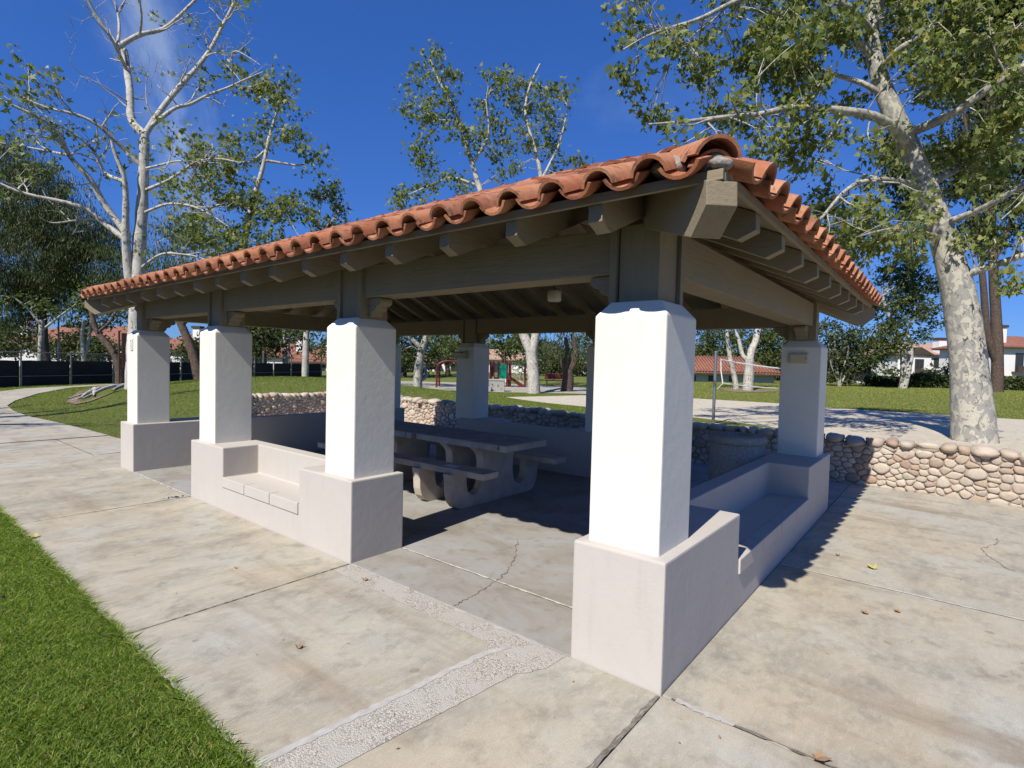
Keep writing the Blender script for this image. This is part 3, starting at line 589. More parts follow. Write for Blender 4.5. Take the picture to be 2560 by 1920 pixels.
# hip and ridge caps
def cap_run(p0, p1, step, name):
    p0, p1 = Vector(p0), Vector(p1); d = (p1-p0); Ln = d.length; d.normalize(); up = Vector((0, 0, 1)); x = d.cross(up).normalized(); n = x.cross(d)
    k = 0
    while k*step < Ln-0.1:
        org = p0 + d*(k*step) + n*random.gauss(0, 0.004)
        Mw = Matrix(((x.x, d.x, n.x, org.x), (x.y, d.y, n.y, org.y), (x.z, d.z, n.z, org.z), (0, 0, 0, 1))) @ Matrix.Rotation(-0.045+random.gauss(0, 0.008), 4, 'X') @ Matrix.Rotation(random.gauss(0, 0.02), 4, 'Z')
        o = bpy.data.objects.new(name, hip_me); C.objects.link(o); o.parent = roof; o.matrix_basis = Mw; k += 1
zc = 0.012
hipapex = [(ridv, rid0, zdeck(HALF)+zc), (ridv, rid1, zdeck(HALF)+zc)]
for (x, y, ap) in ((E0v, E0u, 0), (E1v, E0u, 0), (E0v, E1u, 1), (E1v, E1u, 1)):
    a = Vector(hipapex[ap]); c_ = Vector((x, y, Z0+zc)); d = (a-c_).normalized()
    cap_run(c_+d*0.11, a, 0.355, 'hip_tile')
cap_run(Vector(hipapex[0])-Vector((0, 0.12, 0.0)), Vector(hipapex[1])+Vector((0, 0.0, 0.0)), 0.36, 'ridge_tile')
# stacked starter tiles and mortar lumps where the hip meets the corner
def lump(p, size, name, m, parent, seedv):
    r_ = np.random.default_rng(seedv); bm = bmesh.new(); bmesh.ops.create_icosphere(bm, subdivisions=3, radius=1.0)
    k = r_.normal(0, 1, (14, 3)); ph = r_.uniform(0, 6, 14)
    for v_ in bm.verts:
        q = np.array(v_.co); s = 1+0.10*sum(math.sin(2.2*(kk@q)+pp) for kk, pp in zip(k, ph))/2.2
        v_.co = Vector((q[0]*size[0]*s, q[1]*size[1]*s, q[2]*size[2]*s))
    me = bpy.data.meshes.new(name); bm.to_mesh(me); bm.free(); me.materials.append(MAT[m]); me.polygons.foreach_set('use_smooth', [True]*len(me.polygons))
    o = bpy.data.objects.new(name, me); C.objects.link(o); o.parent = parent; o.location = p; return o
for q, (x, y, sx, sy) in enumerate(((E0v, E0u, 1, 1), (E1v, E0u, -1, 1), (E0v, E1u, 1, -1), (E1v, E1u, -1, -1))):
    dd = Vector((sx, sy, 0)).normalized()
    for j, (off, zz_, sc) in enumerate(((0.02, 0.045, 0.86), (0.05, 0.015, 0.74))):
        Mx = dd.cross(Vector((0, 0, 1))).normalized(); org = Vector((x, y, Z0+zz_))+dd*off; dv = Vector((dd.x*0.95, dd.y*0.95, 0.28)).normalized(); n_ = Mx.cross(dv)
        o = bpy.data.objects.new('starter_tile', hip_me); C.objects.link(o); o.parent = roof
        o.matrix_basis = Matrix(((Mx.x*sc, dv.x*sc, n_.x*sc, org.x), (Mx.y*sc, dv.y*sc, n_.y*sc, org.y), (Mx.z*sc, dv.z*sc, n_.z*sc, org.z), (0, 0, 0, 1)))
    lump(Vector((x, y, Z0+0.05))+dd*0.10, (0.075, 0.075, 0.055), 'mortar_lump', 'mortar', roof, 5+q)
    lump(Vector((x, y, Z0+0.028))+dd*0.0, (0.045, 0.045, 0.022), 'mortar_lump', 'mortar', roof, 15+q)
    lump(Vector((x+sx*0.02, y+sy*0.20, Z0+0.06))+dd*0.02, (0.05, 0.07, 0.05), 'mortar_lump', 'mortar', roof, 25+q)
    lump(Vector((x+sx*0.20, y+sy*0.02, Z0+0.06))+dd*0.02, (0.07, 0.05, 0.05), 'mortar_lump', 'mortar', roof, 35+q)
#--PART3
# ------------------------------------------------------------------ dry-stacked river-stone wall
swall = thing('stone_wall', 'low retaining wall of rounded tan river stones running behind the pavilion', 'wall', (4.0, 6.45, 0))
core = MB(); core.box(-5.0, 12.03, 6.335, 6.56, -0.05, 0.56); core.box(12.035, 12.26, 3.45, 6.56, -0.05, 0.555); core.build('mortar_bed', 'wall_mortar', swall)
def clip_poly(poly, p, n):
    out = []
    for i in range(len(poly)):
        a, c = poly[i], poly[(i+1) % len(poly)]; da, dc = np.dot(a-p, n), np.dot(c-p, n)
        if da <= 0: out.append(a)
        if da*dc < 0: out.append(a+(c-a)*da/(da-dc))
    return out
def cells(L_, H_, seedv):
    """uneven packed cells on a wall face L_ long, H_ high; returns polygons"""
    r_ = np.random.default_rng(seedv); AN = 0.74; pts = []; rad = []
    tries = 0
    while tries < 26000:
        tries += 1; p = np.array([r_.uniform(0, L_)*AN, r_.uniform(-0.02, H_+0.02)]); q = r_.choice([0.030, 0.040, 0.054, 0.072], p=[0.34, 0.3, 0.23, 0.13])*(1 if tries < 9000 else 0.8)
        if pts:
            d = np.hypot(*(np.array(pts)-p).T)
            if np.any(d < np.array(rad)+q): continue
        pts.append(p); rad.append(q)
    pts = np.array(pts); rad = np.array(rad); polys = []
    for i, p in enumerate(pts):
        poly = [np.array(x) for x in ((p[0]-0.17, max(-0.03, p[1]-0.17)), (p[0]+0.17, max(-0.03, p[1]-0.17)), (p[0]+0.17, min(H_+0.02, p[1]+0.17)), (p[0]-0.17, min(H_+0.02, p[1]+0.17)))]
        d = np.hypot(*(pts-p).T); near = np.argsort(d)[1:15]
        for j in near:
            n = pts[j]-p; dd = d[j]; wgt = (dd*dd + rad[i]**2 - rad[j]**2)/(2*dd*dd)
            poly = clip_poly(poly, p+n*wgt, n/dd)
            if len(poly) < 3: break
        if len(poly) >= 3:
            P = np.array(poly); c = P.mean(0); P = c+(P-c)*0.955
            for _ in range(2 if i % 5 < 2 else 1):
                Q = np.roll(P, -1, 0); P = np.stack([P*0.75+Q*0.25, P*0.25+Q*0.75], 1).reshape(-1, 2)
            if len(P) > 16: P = P[::2]
            P[:, 0] /= AN; polys.append(P)
    return polys
def stone_geo(P, fn, r_):
    c = P.mean(0); n = len(P); sz = math.sqrt(max(1e-5, 0.5*abs(np.dot(P[:, 0], np.roll(P[:, 1], 1))-np.dot(P[:, 1], np.roll(P[:, 0], 1)))))
    pr = min(0.055, 0.20*sz+0.012)*r_.uniform(0.6, 1.3); tl = r_.normal(0, 0.16, 2)
    V = []; 
    for s, hgt in ((1.0, -0.03), (0.985, 0.42), (0.88, 0.82), (0.60, 0.98)):
        for q in P:
            e = c+(q-c)*s*(1+r_.normal(0, 0.012)); V.append(fn(e[0], e[1], pr*hgt + ((q-c)*s) @ tl*0.5*(hgt > 0)))
    V.append(fn(c[0], c[1], pr)); F_ = []
    for k in range(3): F_ += [(k*n+i, k*n+(i+1) % n, (k+1)*n+(i+1) % n, (k+1)*n+i) for i in range(n)]
    F_ += [(3*n+i, 3*n+(i+1) % n, 4*n) for i in range(n)]
    return V, F_
r_ = np.random.default_rng(3)
allst = []
for P in cells(17.0, 0.53, 5): allst.append((P, lambda a, z, o: (a-5.0, 6.335-o, z)))
for P in cells(2.9, 0.53, 9): allst.append((P, lambda a, z, o: (12.035-o, 3.45+a, z)))
def stone_rank(P, fn):
    p = np.array(fn(P[:, 0].mean(), P[:, 1].mean(), 0)); d = np.linalg.norm(p-CAM); ar = abs(np.ptp(P[:, 0])*np.ptp(P[:, 1]))
    q = p-CAM; x = 1280+F_PX*(q@RGT)/(q@FWD)
    hid = (p[0] > 2.4 and p[0] < 4.2) or x > 2560 or x < 0 or (840 < x < 980)
    return -ar/d**2*(0.05 if hid else 1)
allst.sort(key=lambda t_: stone_rank(*t_)); bulkS = MB()
capst = []
def cap_stone(cu, cv, su, sv, sz, zc_, seedv):
    rr = np.random.default_rng(seedv); V = []; nA, nB = 10, 6
    k = rr.normal(0, 1, (6, 3)); ph = rr.uniform(0, 6, 6)
    def pt(th_, ph_):
        x, y, z = math.cos(ph_)*math.cos(th_), math.cos(ph_)*math.sin(th_), math.sin(ph_); e = 0.72
        f = lambda q: math.copysign(abs(q)**e, q); s = 1+0.085*sum(math.sin(1.9*(kk@np.array((x, y, z)))+pp) for kk, pp in zip(k, ph))
        return (cu+su*f(x)*s, cv+sv*f(y)*s, zc_+sz*f(z)*s)
    V.append(pt(0, -math.pi/2))
    for j in range(1, nB):
        for i in range(nA): V.append(pt(2*math.pi*i/nA, -math.pi/2+math.pi*j/nB))
    V.append(pt(0, math.pi/2)); F_ = [(0, 1+(i+1) % nA, 1+i) for i in range(nA)]
    for j in range(nB-2): F_ += [(1+j*nA+i, 1+j*nA+(i+1) % nA, 1+(j+1)*nA+(i+1) % nA, 1+(j+1)*nA+i) for i in range(nA)]
    t_ = len(V)-1; F_ += [(t_, 1+(nB-2)*nA+i, 1+(nB-2)*nA+(i+1) % nA) for i in range(nA)]
    return V, F_
x = -5.0
while x < 12.1:
    wdt = r_.choice([.12, .15, .18, .22, .25])*r_.uniform(.9, 1.1); capst.append((x+wdt/2, cap_stone(x+wdt/2, 6.43+r_.normal(0, .008), wdt/2*1.04, 0.175, r_.uniform(0.055, 0.068), 0.590+r_.normal(0, .008), int(x*1000)+9000))); x += wdt
y = 3.45; capw = []
while y < 6.3:
    wdt = r_.uniform(0.12, 0.20); capw.append(cap_stone(12.13, y+wdt/2, 0.17, wdt/2*1.04, r_.uniform(0.062, 0.078), 0.585+r_.normal(0, .008), int(y*1000)+900)); y += wdt
nsingle = 0
for (uc, (V, F_)) in capst:
    q = np.array((uc, 6.3, 0.6))-CAM; x = 1280+F_PX*(q@RGT)/(q@FWD)
    if -1.9 < uc < 8.6 and x < 2580: MB().add(V, F_).build('stone', 'river_stone', swall, smooth=True); nsingle += 1
    else: bulkS.add(V, F_)
for V, F_ in capw: bulkS.add(V, F_)
for k, (P, fn) in enumerate(allst):
    V, F_ = stone_geo(P, fn, r_)
    if nsingle < 296: MB().add(V, F_).build('stone', 'river_stone', swall, smooth=True); nsingle += 1
    else: bulkS.add(V, F_)
o = bulkS.build('far_stones', 'river_stone', swall, smooth=True); o['kind'] = 'stuff'
# ------------------------------------------------------------------ picnic tables
LEG = [(0.0, 0.0), (0.60, 0.0), (0.66, 0.025), (0.71, 0.08), (0.735, 0.16), (0.745, 0.30), (0.765, 0.385), (0.515, 0.385), (0.52, 0.33), (0.515, 0.24), (0.49, 0.165), (0.43, 0.125), (0.36, 0.125), (0.295, 0.16), (0.265, 0.22), (0.255, 0.30), (0.255, 0.46), (0.27, 0.52), (0.31, 0.565), (0.36, 0.60), (0.36, 0.612), (0.0, 0.612)]
def table(u0, u1, cv, num, label):
    t = thing('picnic_table', label, 'picnic table', ((u0+u1)/2, cv, 0), 'concrete picnic tables')
    prof = [(p, q) for p, q in LEG] + [(-p, q) for p, q in LEG[::-1] if p > 0]
    for a in (u0+0.39, u1-0.39-0.11):
        MB().prism(prof, a, a+0.11, lambda p, q, s: (s, cv+p, q)).build('leg', 'table_concrete', t, bevel=0.006)
    MB().box(u0, u1, cv-0.365, cv+0.365, 0.612, 0.676).build('table_edge', 'table_concrete', t, bevel=0.006)
    MB().box(u0+0.006, u1-0.006, cv-0.359, cv+0.359, 0.674, 0.684).build('table_top', 'table_top_grey', t, bevel=0.003)
    for s in (-1, 1): MB().box(u0-0.03, u1+0.03, *sorted((cv+s*0.50, cv+s*0.735)), 0.385, 0.448).build('bench', 'table_concrete', t, bevel=0.008)
    # painted number on the table edge
    cu_ = bpy.data.curves.new('table_number', 'FONT'); cu_.body = num; cu_.size = 0.085; cu_.align_x = 'CENTER'; cu_.align_y = 'CENTER'; cu_.extrude = 0.0004; cu_.resolution_u = 3
    o = bpy.data.objects.new('table_number', cu_); C.objects.link(o); dg = bpy.context.evaluated_depsgraph_get(); me = bpy.data.meshes.new_from_object(o.evaluated_get(dg)); bpy.data.objects.remove(o)
    o = link('table_number', me, 'black_paint', t); me.materials.clear(); me.materials.append(MAT['black_paint'])
    # text faces -X (towards the path); its reading direction is -Y
    o.matrix_basis = Matrix(((0, 0, -1, cv-0.3656), (-1, 0, 0, u0+0.10), (0, 1, 0, 0.644), (0, 0, 0, 1)))
    return t
table(2.52, 3.89, 2.255, '4', 'concrete picnic table marked 4, nearest the open corner of the pavilion')
table(3.96, 5.33, 2.235, '3', 'concrete picnic table marked 3, behind the table marked 4')
tag(MB().box(2.93, 3.10, 1.565, 1.66, 0.4485, 0.4500).build('paper_sheet', 'paper'), 'small white paper sheet lying on the near table bench', 'paper')
# round concrete litter bin
def lathe(prof, cu, cv, n=40):
    b = MB(); V = []
    for r, z in prof:
        for k in range(n): V.append((cu+r*math.cos(2*math.pi*k/n), cv+r*math.sin(2*math.pi*k/n), z))
    b.add(V, [(j*n+k, j*n+(k+1) % n, (j+1)*n+(k+1) % n, (j+1)*n+k) for j in range(len(prof)-1) for k in range(n)]); return b
bc = (0.80, 3.84)
binr = thing('litter_bin', 'round exposed-aggregate concrete litter bin standing inside the right bench wall', 'litter bin', (*bc, 0))
lathe([(0.0, 0.0), (0.265, 0.0), (0.285, 0.02), (0.285, 0.70), (0.28, 0.715)], *bc).build('drum', 'bin_concrete', binr, smooth=True)
lathe([(0.28, 0.716), (0.30, 0.722), (0.30, 0.79), (0.285, 0.808), (0.13, 0.815), (0.115, 0.80), (0.115, 0.74), (0.0, 0.735)], *bc).build('lid', 'bin_concrete', binr, smooth=True)
# ------------------------------------------------------------------ lights and notice
def wall_light(u0, u1, z0, z1, v, label):
    t = thing('wall_light', label, 'light fixture', ((u0+u1)/2, v, z0), 'box lights on the rear pillars')
    MB().box(u0, u1, v-0.045, v, z0, z1).build('housing', 'lamp_beige', t, bevel=0.006)
    MB().box(u0+0.012, u1-0.012, v-0.052, v-0.0455, z0+0.012, z1-0.012).build('cover', 'lamp_lens' if False else 'lamp_beige', t, bevel=0.003)
    MB().tube([(u0+0.016, v-0.052, (z0+z1)/2), (u0+0.016, v-0.056, (z0+z1)/2)], [0.006, 0.005], 8).build('screw', 'dark_metal', t)
wall_light(0.178, 0.357, 1.61, 1.715, LV-0.508+PD, 'beige box light on the rear corner pillar at right')
t = thing('wall_light', 'small wedge-shaped beige light on the rear pillar behind the tables', 'light fixture', (5.25, 4.07, 1.6), 'box lights on the rear pillars')
v = LV-0.508+PD
MB().prism([(0, 1.60), (-0.07, 1.60), (-0.15, 1.655), (-0.15, 1.685), (0, 1.715)], 5.15, 5.37, lambda p, q, s: (s, v+p, q)).build('housing', 'lamp_beige', t, bevel=0.004)
MB().add([(5.16, v-0.0745, 1.601), (5.36, v-0.0745, 1.601), (5.36, v-0.148, 1.652), (5.16, v-0.148, 1.652)], [(0, 1, 2, 3)]).build('lens', 'lamp_lens', t)
pl = thing('pendant_light', 'small round pendant light hanging on a chain from the near ridge end', 'pendant light', (2.22, 2.26, 2.2))
MB().tube([(2.22, 2.26, 3.2), (2.22, 2.26, 2.30)], [0.006, 0.006], 5).build('chain', 'dark_metal', pl)
lathe([(0.0, 2.305), (0.05, 2.30), (0.072, 2.285), (0.072, 2.20), (0.065, 2.185), (0.0, 2.18)], 2.22, 2.26, 20).build('shade', 'lamp_lens', pl, smooth=True)
sg_ = thing('notice_plate', 'small white notice with brown print on the far left pillar', 'notice', (7.5, 0.058, 1.6))
MB().box(7.435, 7.535, 0.0485, 0.0590, 1.585, 1.735).build('plate', 'sign_white', sg_)
for k in range(7): MB().box(7.445, 7.525-0.012*(k % 3), 0.0472, 0.0484, 1.598+k*0.0135, 1.604+k*0.0135).build('printed_line', 'sign_text', sg_)
MB().box(7.465, 7.505, 0.0472, 0.0484, 1.697, 1.725).build('printed_emblem', 'sign_text', sg_)
#--PART4
# ------------------------------------------------------------------ trees
STAR = [(180, .16), (140, .56), (108, .36), (66, .86), (36, .50), (0, 1.05), (-36, .50), (-66, .86), (-108, .36), (-140, .56)]
STAR = np.array([(r*math.cos(math.radians(a))*0.6+0.35, r*math.sin(math.radians(a))*0.62) for a, r in STAR])
DIAM = np.array([(0, 0), (0.45, 0.30), (1, 0), (0.45, -0.30)]); LONG = np.array([(0, 0), (0.4, 0.11), (1, 0), (0.4, -0.11)])
TRIL = np.array([(0, 0), (0.35, 0.45), (0.5, 0.16), (1, 0), (0.5, -0.16), (0.35, -0.45)])
def unit(a): return a/(np.linalg.norm(a, axis=-1, keepdims=True)+1e-9)
def leaves_mesh(name, P, size, shape, m, parent, droop=0.4, axis=None, up=0.5):
    n = len(P); k = len(shape); P = np.asarray(P)
    A = rng.normal(0, 1, (n, 3)) if axis is None else axis+rng.normal(0, 0.35, (n, 3)); A[:, 2] -= droop; A = unit(A)
    Nn = rng.normal(0, 1, (n, 3)); Nn[:, 2] += up; Nn[:, 1] -= 0.35; B = unit(np.cross(Nn, A)); Nn = np.cross(A, B)
    sz = size*rng.uniform(0.5, 1.25, n); fold = rng.uniform(0.05, 0.75, n); curl = rng.uniform(-0.1, 0.55, n)
    S = shape[None]*rng.normal(1.0, 0.16 if k > 6 else 0.05, (n, k, 1))*np.stack([np.ones(n), rng.uniform(0.55, 1.05, n)], -1)[:, None, :]
    V = P[:, None, :] + sz[:, None, None]*(S[:, :, 0:1]*A[:, None, :] + S[:, :, 1:2]*B[:, None, :] - (fold[:, None, None]*np.abs(shape[None, :, 1:2])+curl[:, None, None]*shape[None, :, 0:1]**2)*Nn[:, None, :])
    o = np_mesh(name, V.reshape(-1, 3), np.arange(n*k), np.arange(n)*k, None, m, parent); o['kind'] = 'stuff'; return o
class Limbs:
    def __init__(s): s.V = []; s.F = []; s.n = 0
    def add(s, P, r, sides=6):
        V, Fc = tube_arrays(np.asarray(P, float), np.asarray(r, float), sides); s.V.append(V); s.F.append(Fc+s.n); s.n += len(V)
    def build(s, name, m, parent): return faces_mesh(name, np.concatenate(s.V), np.concatenate(s.F), m, parent, smooth=True)
def smooth_path(P, n):
    P = np.asarray(P, float); t = np.concatenate([[0], np.cumsum(np.linalg.norm(np.diff(P, axis=0), axis=1))]); q = np.linspace(0, t[-1], n)
    out = np.stack([np.interp(q, t, P[:, i]) for i in range(3)], -1)
    for _ in range(2): out[1:-1] = (out[:-2]+2*out[1:-1]+out[2:])/4
    return out
def curve_to(a, c, sag, n=7, wob=0.06):
    t = np.linspace(0, 1, n)[:, None]; P = a*(1-t)+c*t; L_ = np.linalg.norm(c-a); P[:, 2] += sag*L_*(4*t*(1-t))[:, 0]
    P[1:-1] += rng.normal(0, wob*L_/3, (n-2, 3)); return P
def spread(L, P, r0, r1, lvl, opt, tips):
    """grow side shoots along a limb; the ends of the finest ones go to tips"""
    n = len(P); seg = np.linalg.norm(np.diff(P, axis=0), axis=1); Ln = seg.sum()
    cnt = max(1, int(Ln*opt['n'][lvl]+rng.random()))
    for _ in range(cnt):
        f = rng.uniform(opt['from'][lvl], 1.0); i = min(n-2, int(f*(n-1))); w_ = f*(n-1)-i; p = P[i]*(1-w_)+P[i+1]*w_
        tg = unit(P[min(n-1, i+1)]-P[i]); d = unit(tg*opt['fwd'] + unit(rng.normal(0, 1, 3)) + np.array([0, 0, opt['up']]))
        ln = opt['len'][lvl]*rng.uniform(0.55, 1.3); m_ = 5
        Q = [p]; dd = d
        for _k in range(m_-1):
            dd = unit(dd + rng.normal(0, 0.24, 3) + np.array([0, 0, opt['curl']])); Q.append(Q[-1]+dd*ln/(m_-1))
        Q = np.array(Q); rr = max(0.006, min(r0*(1-f)+r1*f, opt['rad'][lvl])*0.62)
        L.add(Q, np.linspace(rr, rr*0.4, m_), 5 if lvl == 0 else 3)
        if lvl+1 < len(opt['n']): spread(L, Q, rr, rr*0.4, lvl+1, opt, tips)
        else: tips.append(Q[2:])
def leaf_points(tips, per, spreadr):
    if not tips: return np.zeros((0, 3))
    out = []
    for Q in tips:
        k = rng.poisson(per); 
        if k: t = rng.integers(0, len(Q), k); out.append(Q[t]+rng.normal(0, spreadr, (k, 3)))
    return np.concatenate(out)
def clump_points(ells, n_per_m3, per, sig, shell=0.35):
    """ells: list of (centre, radii3); leaves gathered in clumps inside each"""
    cs = []; out = []
    for c, r in ells:
        k = max(3, int(n_per_m3*4.19*r[0]*r[1]*r[2]+0.5)); d = unit(rng.normal(0, 1, (k, 3))); rad = rng.uniform(shell, 1.0, (k, 1))**0.6*rng.uniform(0.85, 1.1, (k, 1)); q = c+d*rad*np.array(r)
        cs.append(q)
    cs = np.concatenate(cs)
    for q in cs:
        m_ = rng.poisson(per*rng.uniform(0.4, 1.5)); out.append(q+rng.normal(0, 1, (m_, 3))*np.array([sig, sig, sig*0.75])*rng.uniform(0.7, 1.3))
    return cs, np.concatenate(out)
def base_at(x, depth):
    """ground point below image column x at that depth"""
    p = PX(x, 930, depth); return np.array([p[0], p[1], float(th(p[0], p[1]))])
def pxline(pts, d0, drift=0.0):
    k = len(pts); return np.array([PX(x, y, d0+drift*i/(k-1)) for i, (x, y) in enumerate(pts)])
def snap(P, CL):
    """root a limb on the nearest point of an existing centreline"""
    d = ((CL-P[0])**2).sum(1); q = CL[np.argmin(d)]; P = P.copy(); P[0] = q
    return P
# ---- big bare-branched sycamore beyond the far left corner
def Z6(x, y): return (x*.40687, y*.40687)
t1b = base_at(338, 18.0); t1 = thing('sycamore_tree', 'tall pale sycamore with mostly bare twisting branches beyond the far left pillar', 'tree', t1b)
L1 = Limbs(); opt1 = dict(n=[1.5, 2.4, 2.6], len=[1.15, 0.75, 0.42], rad=[0.05, 0.02, 0.01], **{'from': [0.25, 0.25, 0.2]}, fwd=0.8, up=0.28, curl=0.03)
tips = []; mains = [
 ([(335/.40687, 985/.40687), (338/.40687, 900/.40687), (845, 1800), (850, 1659), (860, 1450), (875, 1250), (885, 1000), (890, 830)], 0.34, 0.155, 0),
 ([(850, 1900), (790, 1700), (770, 1450), (775, 1200), (765, 1060), (700, 950), (685, 860)], 0.20, 0.05, -0.8),
 ([(800, 1430), (640, 1260), (560, 1100), (410, 950), (390, 850), (280, 735), (150, 680), (0, 615), (-150, 520)], 0.13, 0.03, -2.5),
 ([(765, 1480), (600, 1340), (520, 1270), (300, 1220), (140, 1190), (0, 1130), (-160, 1040)], 0.11, 0.03, -1.5),
 ([(620, 1355), (480, 1350), (400, 1365), (300, 1375), (240, 1330)], 0.05, 0.015, -1),
 ([(770, 1145), (640, 1070), (580, 920), (480, 840), (380, 770), (250, 740)], 0.08, 0.02, -1.5),
 ([(875, 1015), (760, 910), (690, 850), (600, 760), (470, 700), (280, 665), (60, 560), (0, 500)], 0.09, 0.02, -2),
 ([(425, 965), (200, 910), (80, 890), (-60, 870)], 0.05, 0.02, -1),
 ([(885, 840), (800, 745), (800, 640), (800, 560), (780, 420), (765, 310)], 0.15, 0.12, 1.0),
 ([(765, 315), (690, 240), (600, 110), (545, 20), (500, -120), (470, -260)], 0.075, 0.03, -1), ([(765, 315), (735, 200), (730, 100), (700, 0), (690, -200)], 0.06, 0.02, 1),
 ([(765, 315), (850, 210), (900, 200), (1000, 190), (1080, 120), (1200, 0), (1330, -130)], 0.10, 0.04, 1.5), ([(885, 195), (875, 100), (855, 0), (880, -160)], 0.05, 0.02, -1),
 ([(905, 815), (970, 700), (1060, 580), (1200, 430), (1300, 300), (1340, 210), (1450, 0), (1500, -150)], 0.12, 0.045, 2.0),
 ([(920, 800), (1050, 680), (1100, 640), (1140, 660), (1280, 580), (1400, 540), (1500, 490), (1620, 440)], 0.085, 0.02, 1.0),
 ([(905, 1175), (1060, 1100), (1180, 1000), (1320, 965), (1480, 1000)], 0.07, 0.02, -1), ([(905, 1045), (1000, 1010), (1090, 985), (1230, 1000)], 0.05, 0.015, -1),
 ([(905, 1285), (1030, 1245), (1180, 1260), (1300, 1320), (1400, 1390)], 0.06, 0.015, -1.5), ([(870, 1690), (940, 1590), (1000, 1550), (1200, 1570), (1280, 1600)], 0.06, 0.015, -1.0),
 ([(910, 690), (900, 640), (895, 520), (915, 430)], 0.03, 0.01, 0), ([(780, 570), (640, 530), (500, 460), (430, 390)], 0.035, 0.01, -1), ([(1300, 300), (1420, 290), (1530, 350), (1600, 400)], 0.03, 0.01, -0.5)]
leafy = {2, 3, 5, 6, 7, 13, 14, 15, 16, 17, 18}
lt = []
for k, (pl_, r0, r1, dr) in enumerate(mains):
    P = pxline([Z6(*p) for p in pl_], 18.0, dr); P = smooth_path(snap(P, C1) if k else P, max(8, 3*len(pl_))); C1 = P if k == 0 else np.concatenate([C1, P])
    L1.add(P, 0.85*np.linspace(r0, r1, len(P))*(1+rng.normal(0, 0.04, len(P))), 10 if r0 > 0.1 else 7)
    tp = []; 
    if k > 1: spread(L1, P, r0, r1, 0, opt1, tp)
    lt += [q for q in tp if rng.random() < (0.62 if k in leafy else 0.10)]
L1.build('trunk', 'pale_bark', t1); leaves_mesh('crown', leaf_points(lt, 10, 0.13), 0.20, STAR, 'fresh_leaf', t1)
# surface roots and bare soil round its foot
rt = thing('tree_roots', 'exposed pale roots spreading over bare soil on the left lawn', 'roots', tuple(GR(250, 985)))
soil_pts = [GR(x*.18987, 760+y*.18987, 0.06) for x, y in ((870, 1310), (1050, 1210), (1300, 1140), (1680, 1085), (1900, 1120), (1800, 1230), (1500, 1275), (1200, 1330), (1000, 1345))]
sp_ = MB(); sp_.add([(p[0], p[1], float(th(p[0], p[1]))+0.03) for p in soil_pts], [tuple(range(len(soil_pts)))]); sp_.build('bare_soil', 'mulch', rt)
for pl_ in ([(1900, 1080), (1660, 1130), (1450, 1165), (1300, 1200), (1190, 1195)], [(1900, 1110), (1650, 1165), (1400, 1195), (1240, 1230), (1000, 1265), (900, 1285)], [(1800, 1180), (1640, 1180), (1530, 1235), (1480, 1260)], [(1250, 1215), (1240, 1245), (1235, 1290)], [(1300, 1220), (1150, 1250), (1050, 1295), (900, 1300)], [(1500, 1180), (1350, 1225), (1180, 1280), (1080, 1300)]):
    P = [GR(x*.18987, 760+y*.18987, 0.06) for x, y in pl_]; P = smooth_path([(p[0], p[1], float(th(p[0], p[1]))+0.02+rng.uniform(-.02, .03)) for p in P], 14)
    LL = Limbs(); LL.add(P, np.linspace(0.085, 0.02, 14), 7); LL.build('root', 'pale_bark', rt)
# ---- big sycamore at right behind the stone wall
def Z7(x, y): return (1500+x*.4792, y*.4792)
D5 = 12.6
t5b = GR(2436, 1118, 0.0); k_ = (D5)/((t5b-CAM)@FWD); t5 = thing('sycamore_tree', 'large leafy sycamore with mottled grey bark behind the stone wall at right', 'tree', (*(PX(2438, 1090, D5)[:2]), 0))
L5 = Limbs(); tips5 = []
m5 = [([(2438, 1190), (2437, 1130), (2434, 1085), (2428, 983), (2415, 845), (2396, 725), (2362, 608), (2325, 503), (2287, 408), (2262, 345), (2238, 297), (2209, 230), (2190, 163), (2176, 110), (2180, 50), (2182, -60), (2190, -250)], [.56, .47, .42, .385, .375, .355, .30, .285, .27, .25, .235, .20, .175, .15, .135, .12, .08], 0.6)]
P = smooth_path(pxline(m5[0][0], D5, m5[0][2]), 44); rr = np.interp(np.linspace(0, 1, 44), np.linspace(0, 1, len(m5[0][1])), m5[0][1])
L5.add(P, 0.93*rr*(1+rng.normal(0, 0.012, 44)), 18); C5 = P.copy()
opt5 = dict(n=[2.0, 3.2], len=[1.05, 0.55], rad=[0.04, 0.015], **{'from': [0.2, 0.15]}, fwd=0.6, up=-0.05, curl=-0.10)
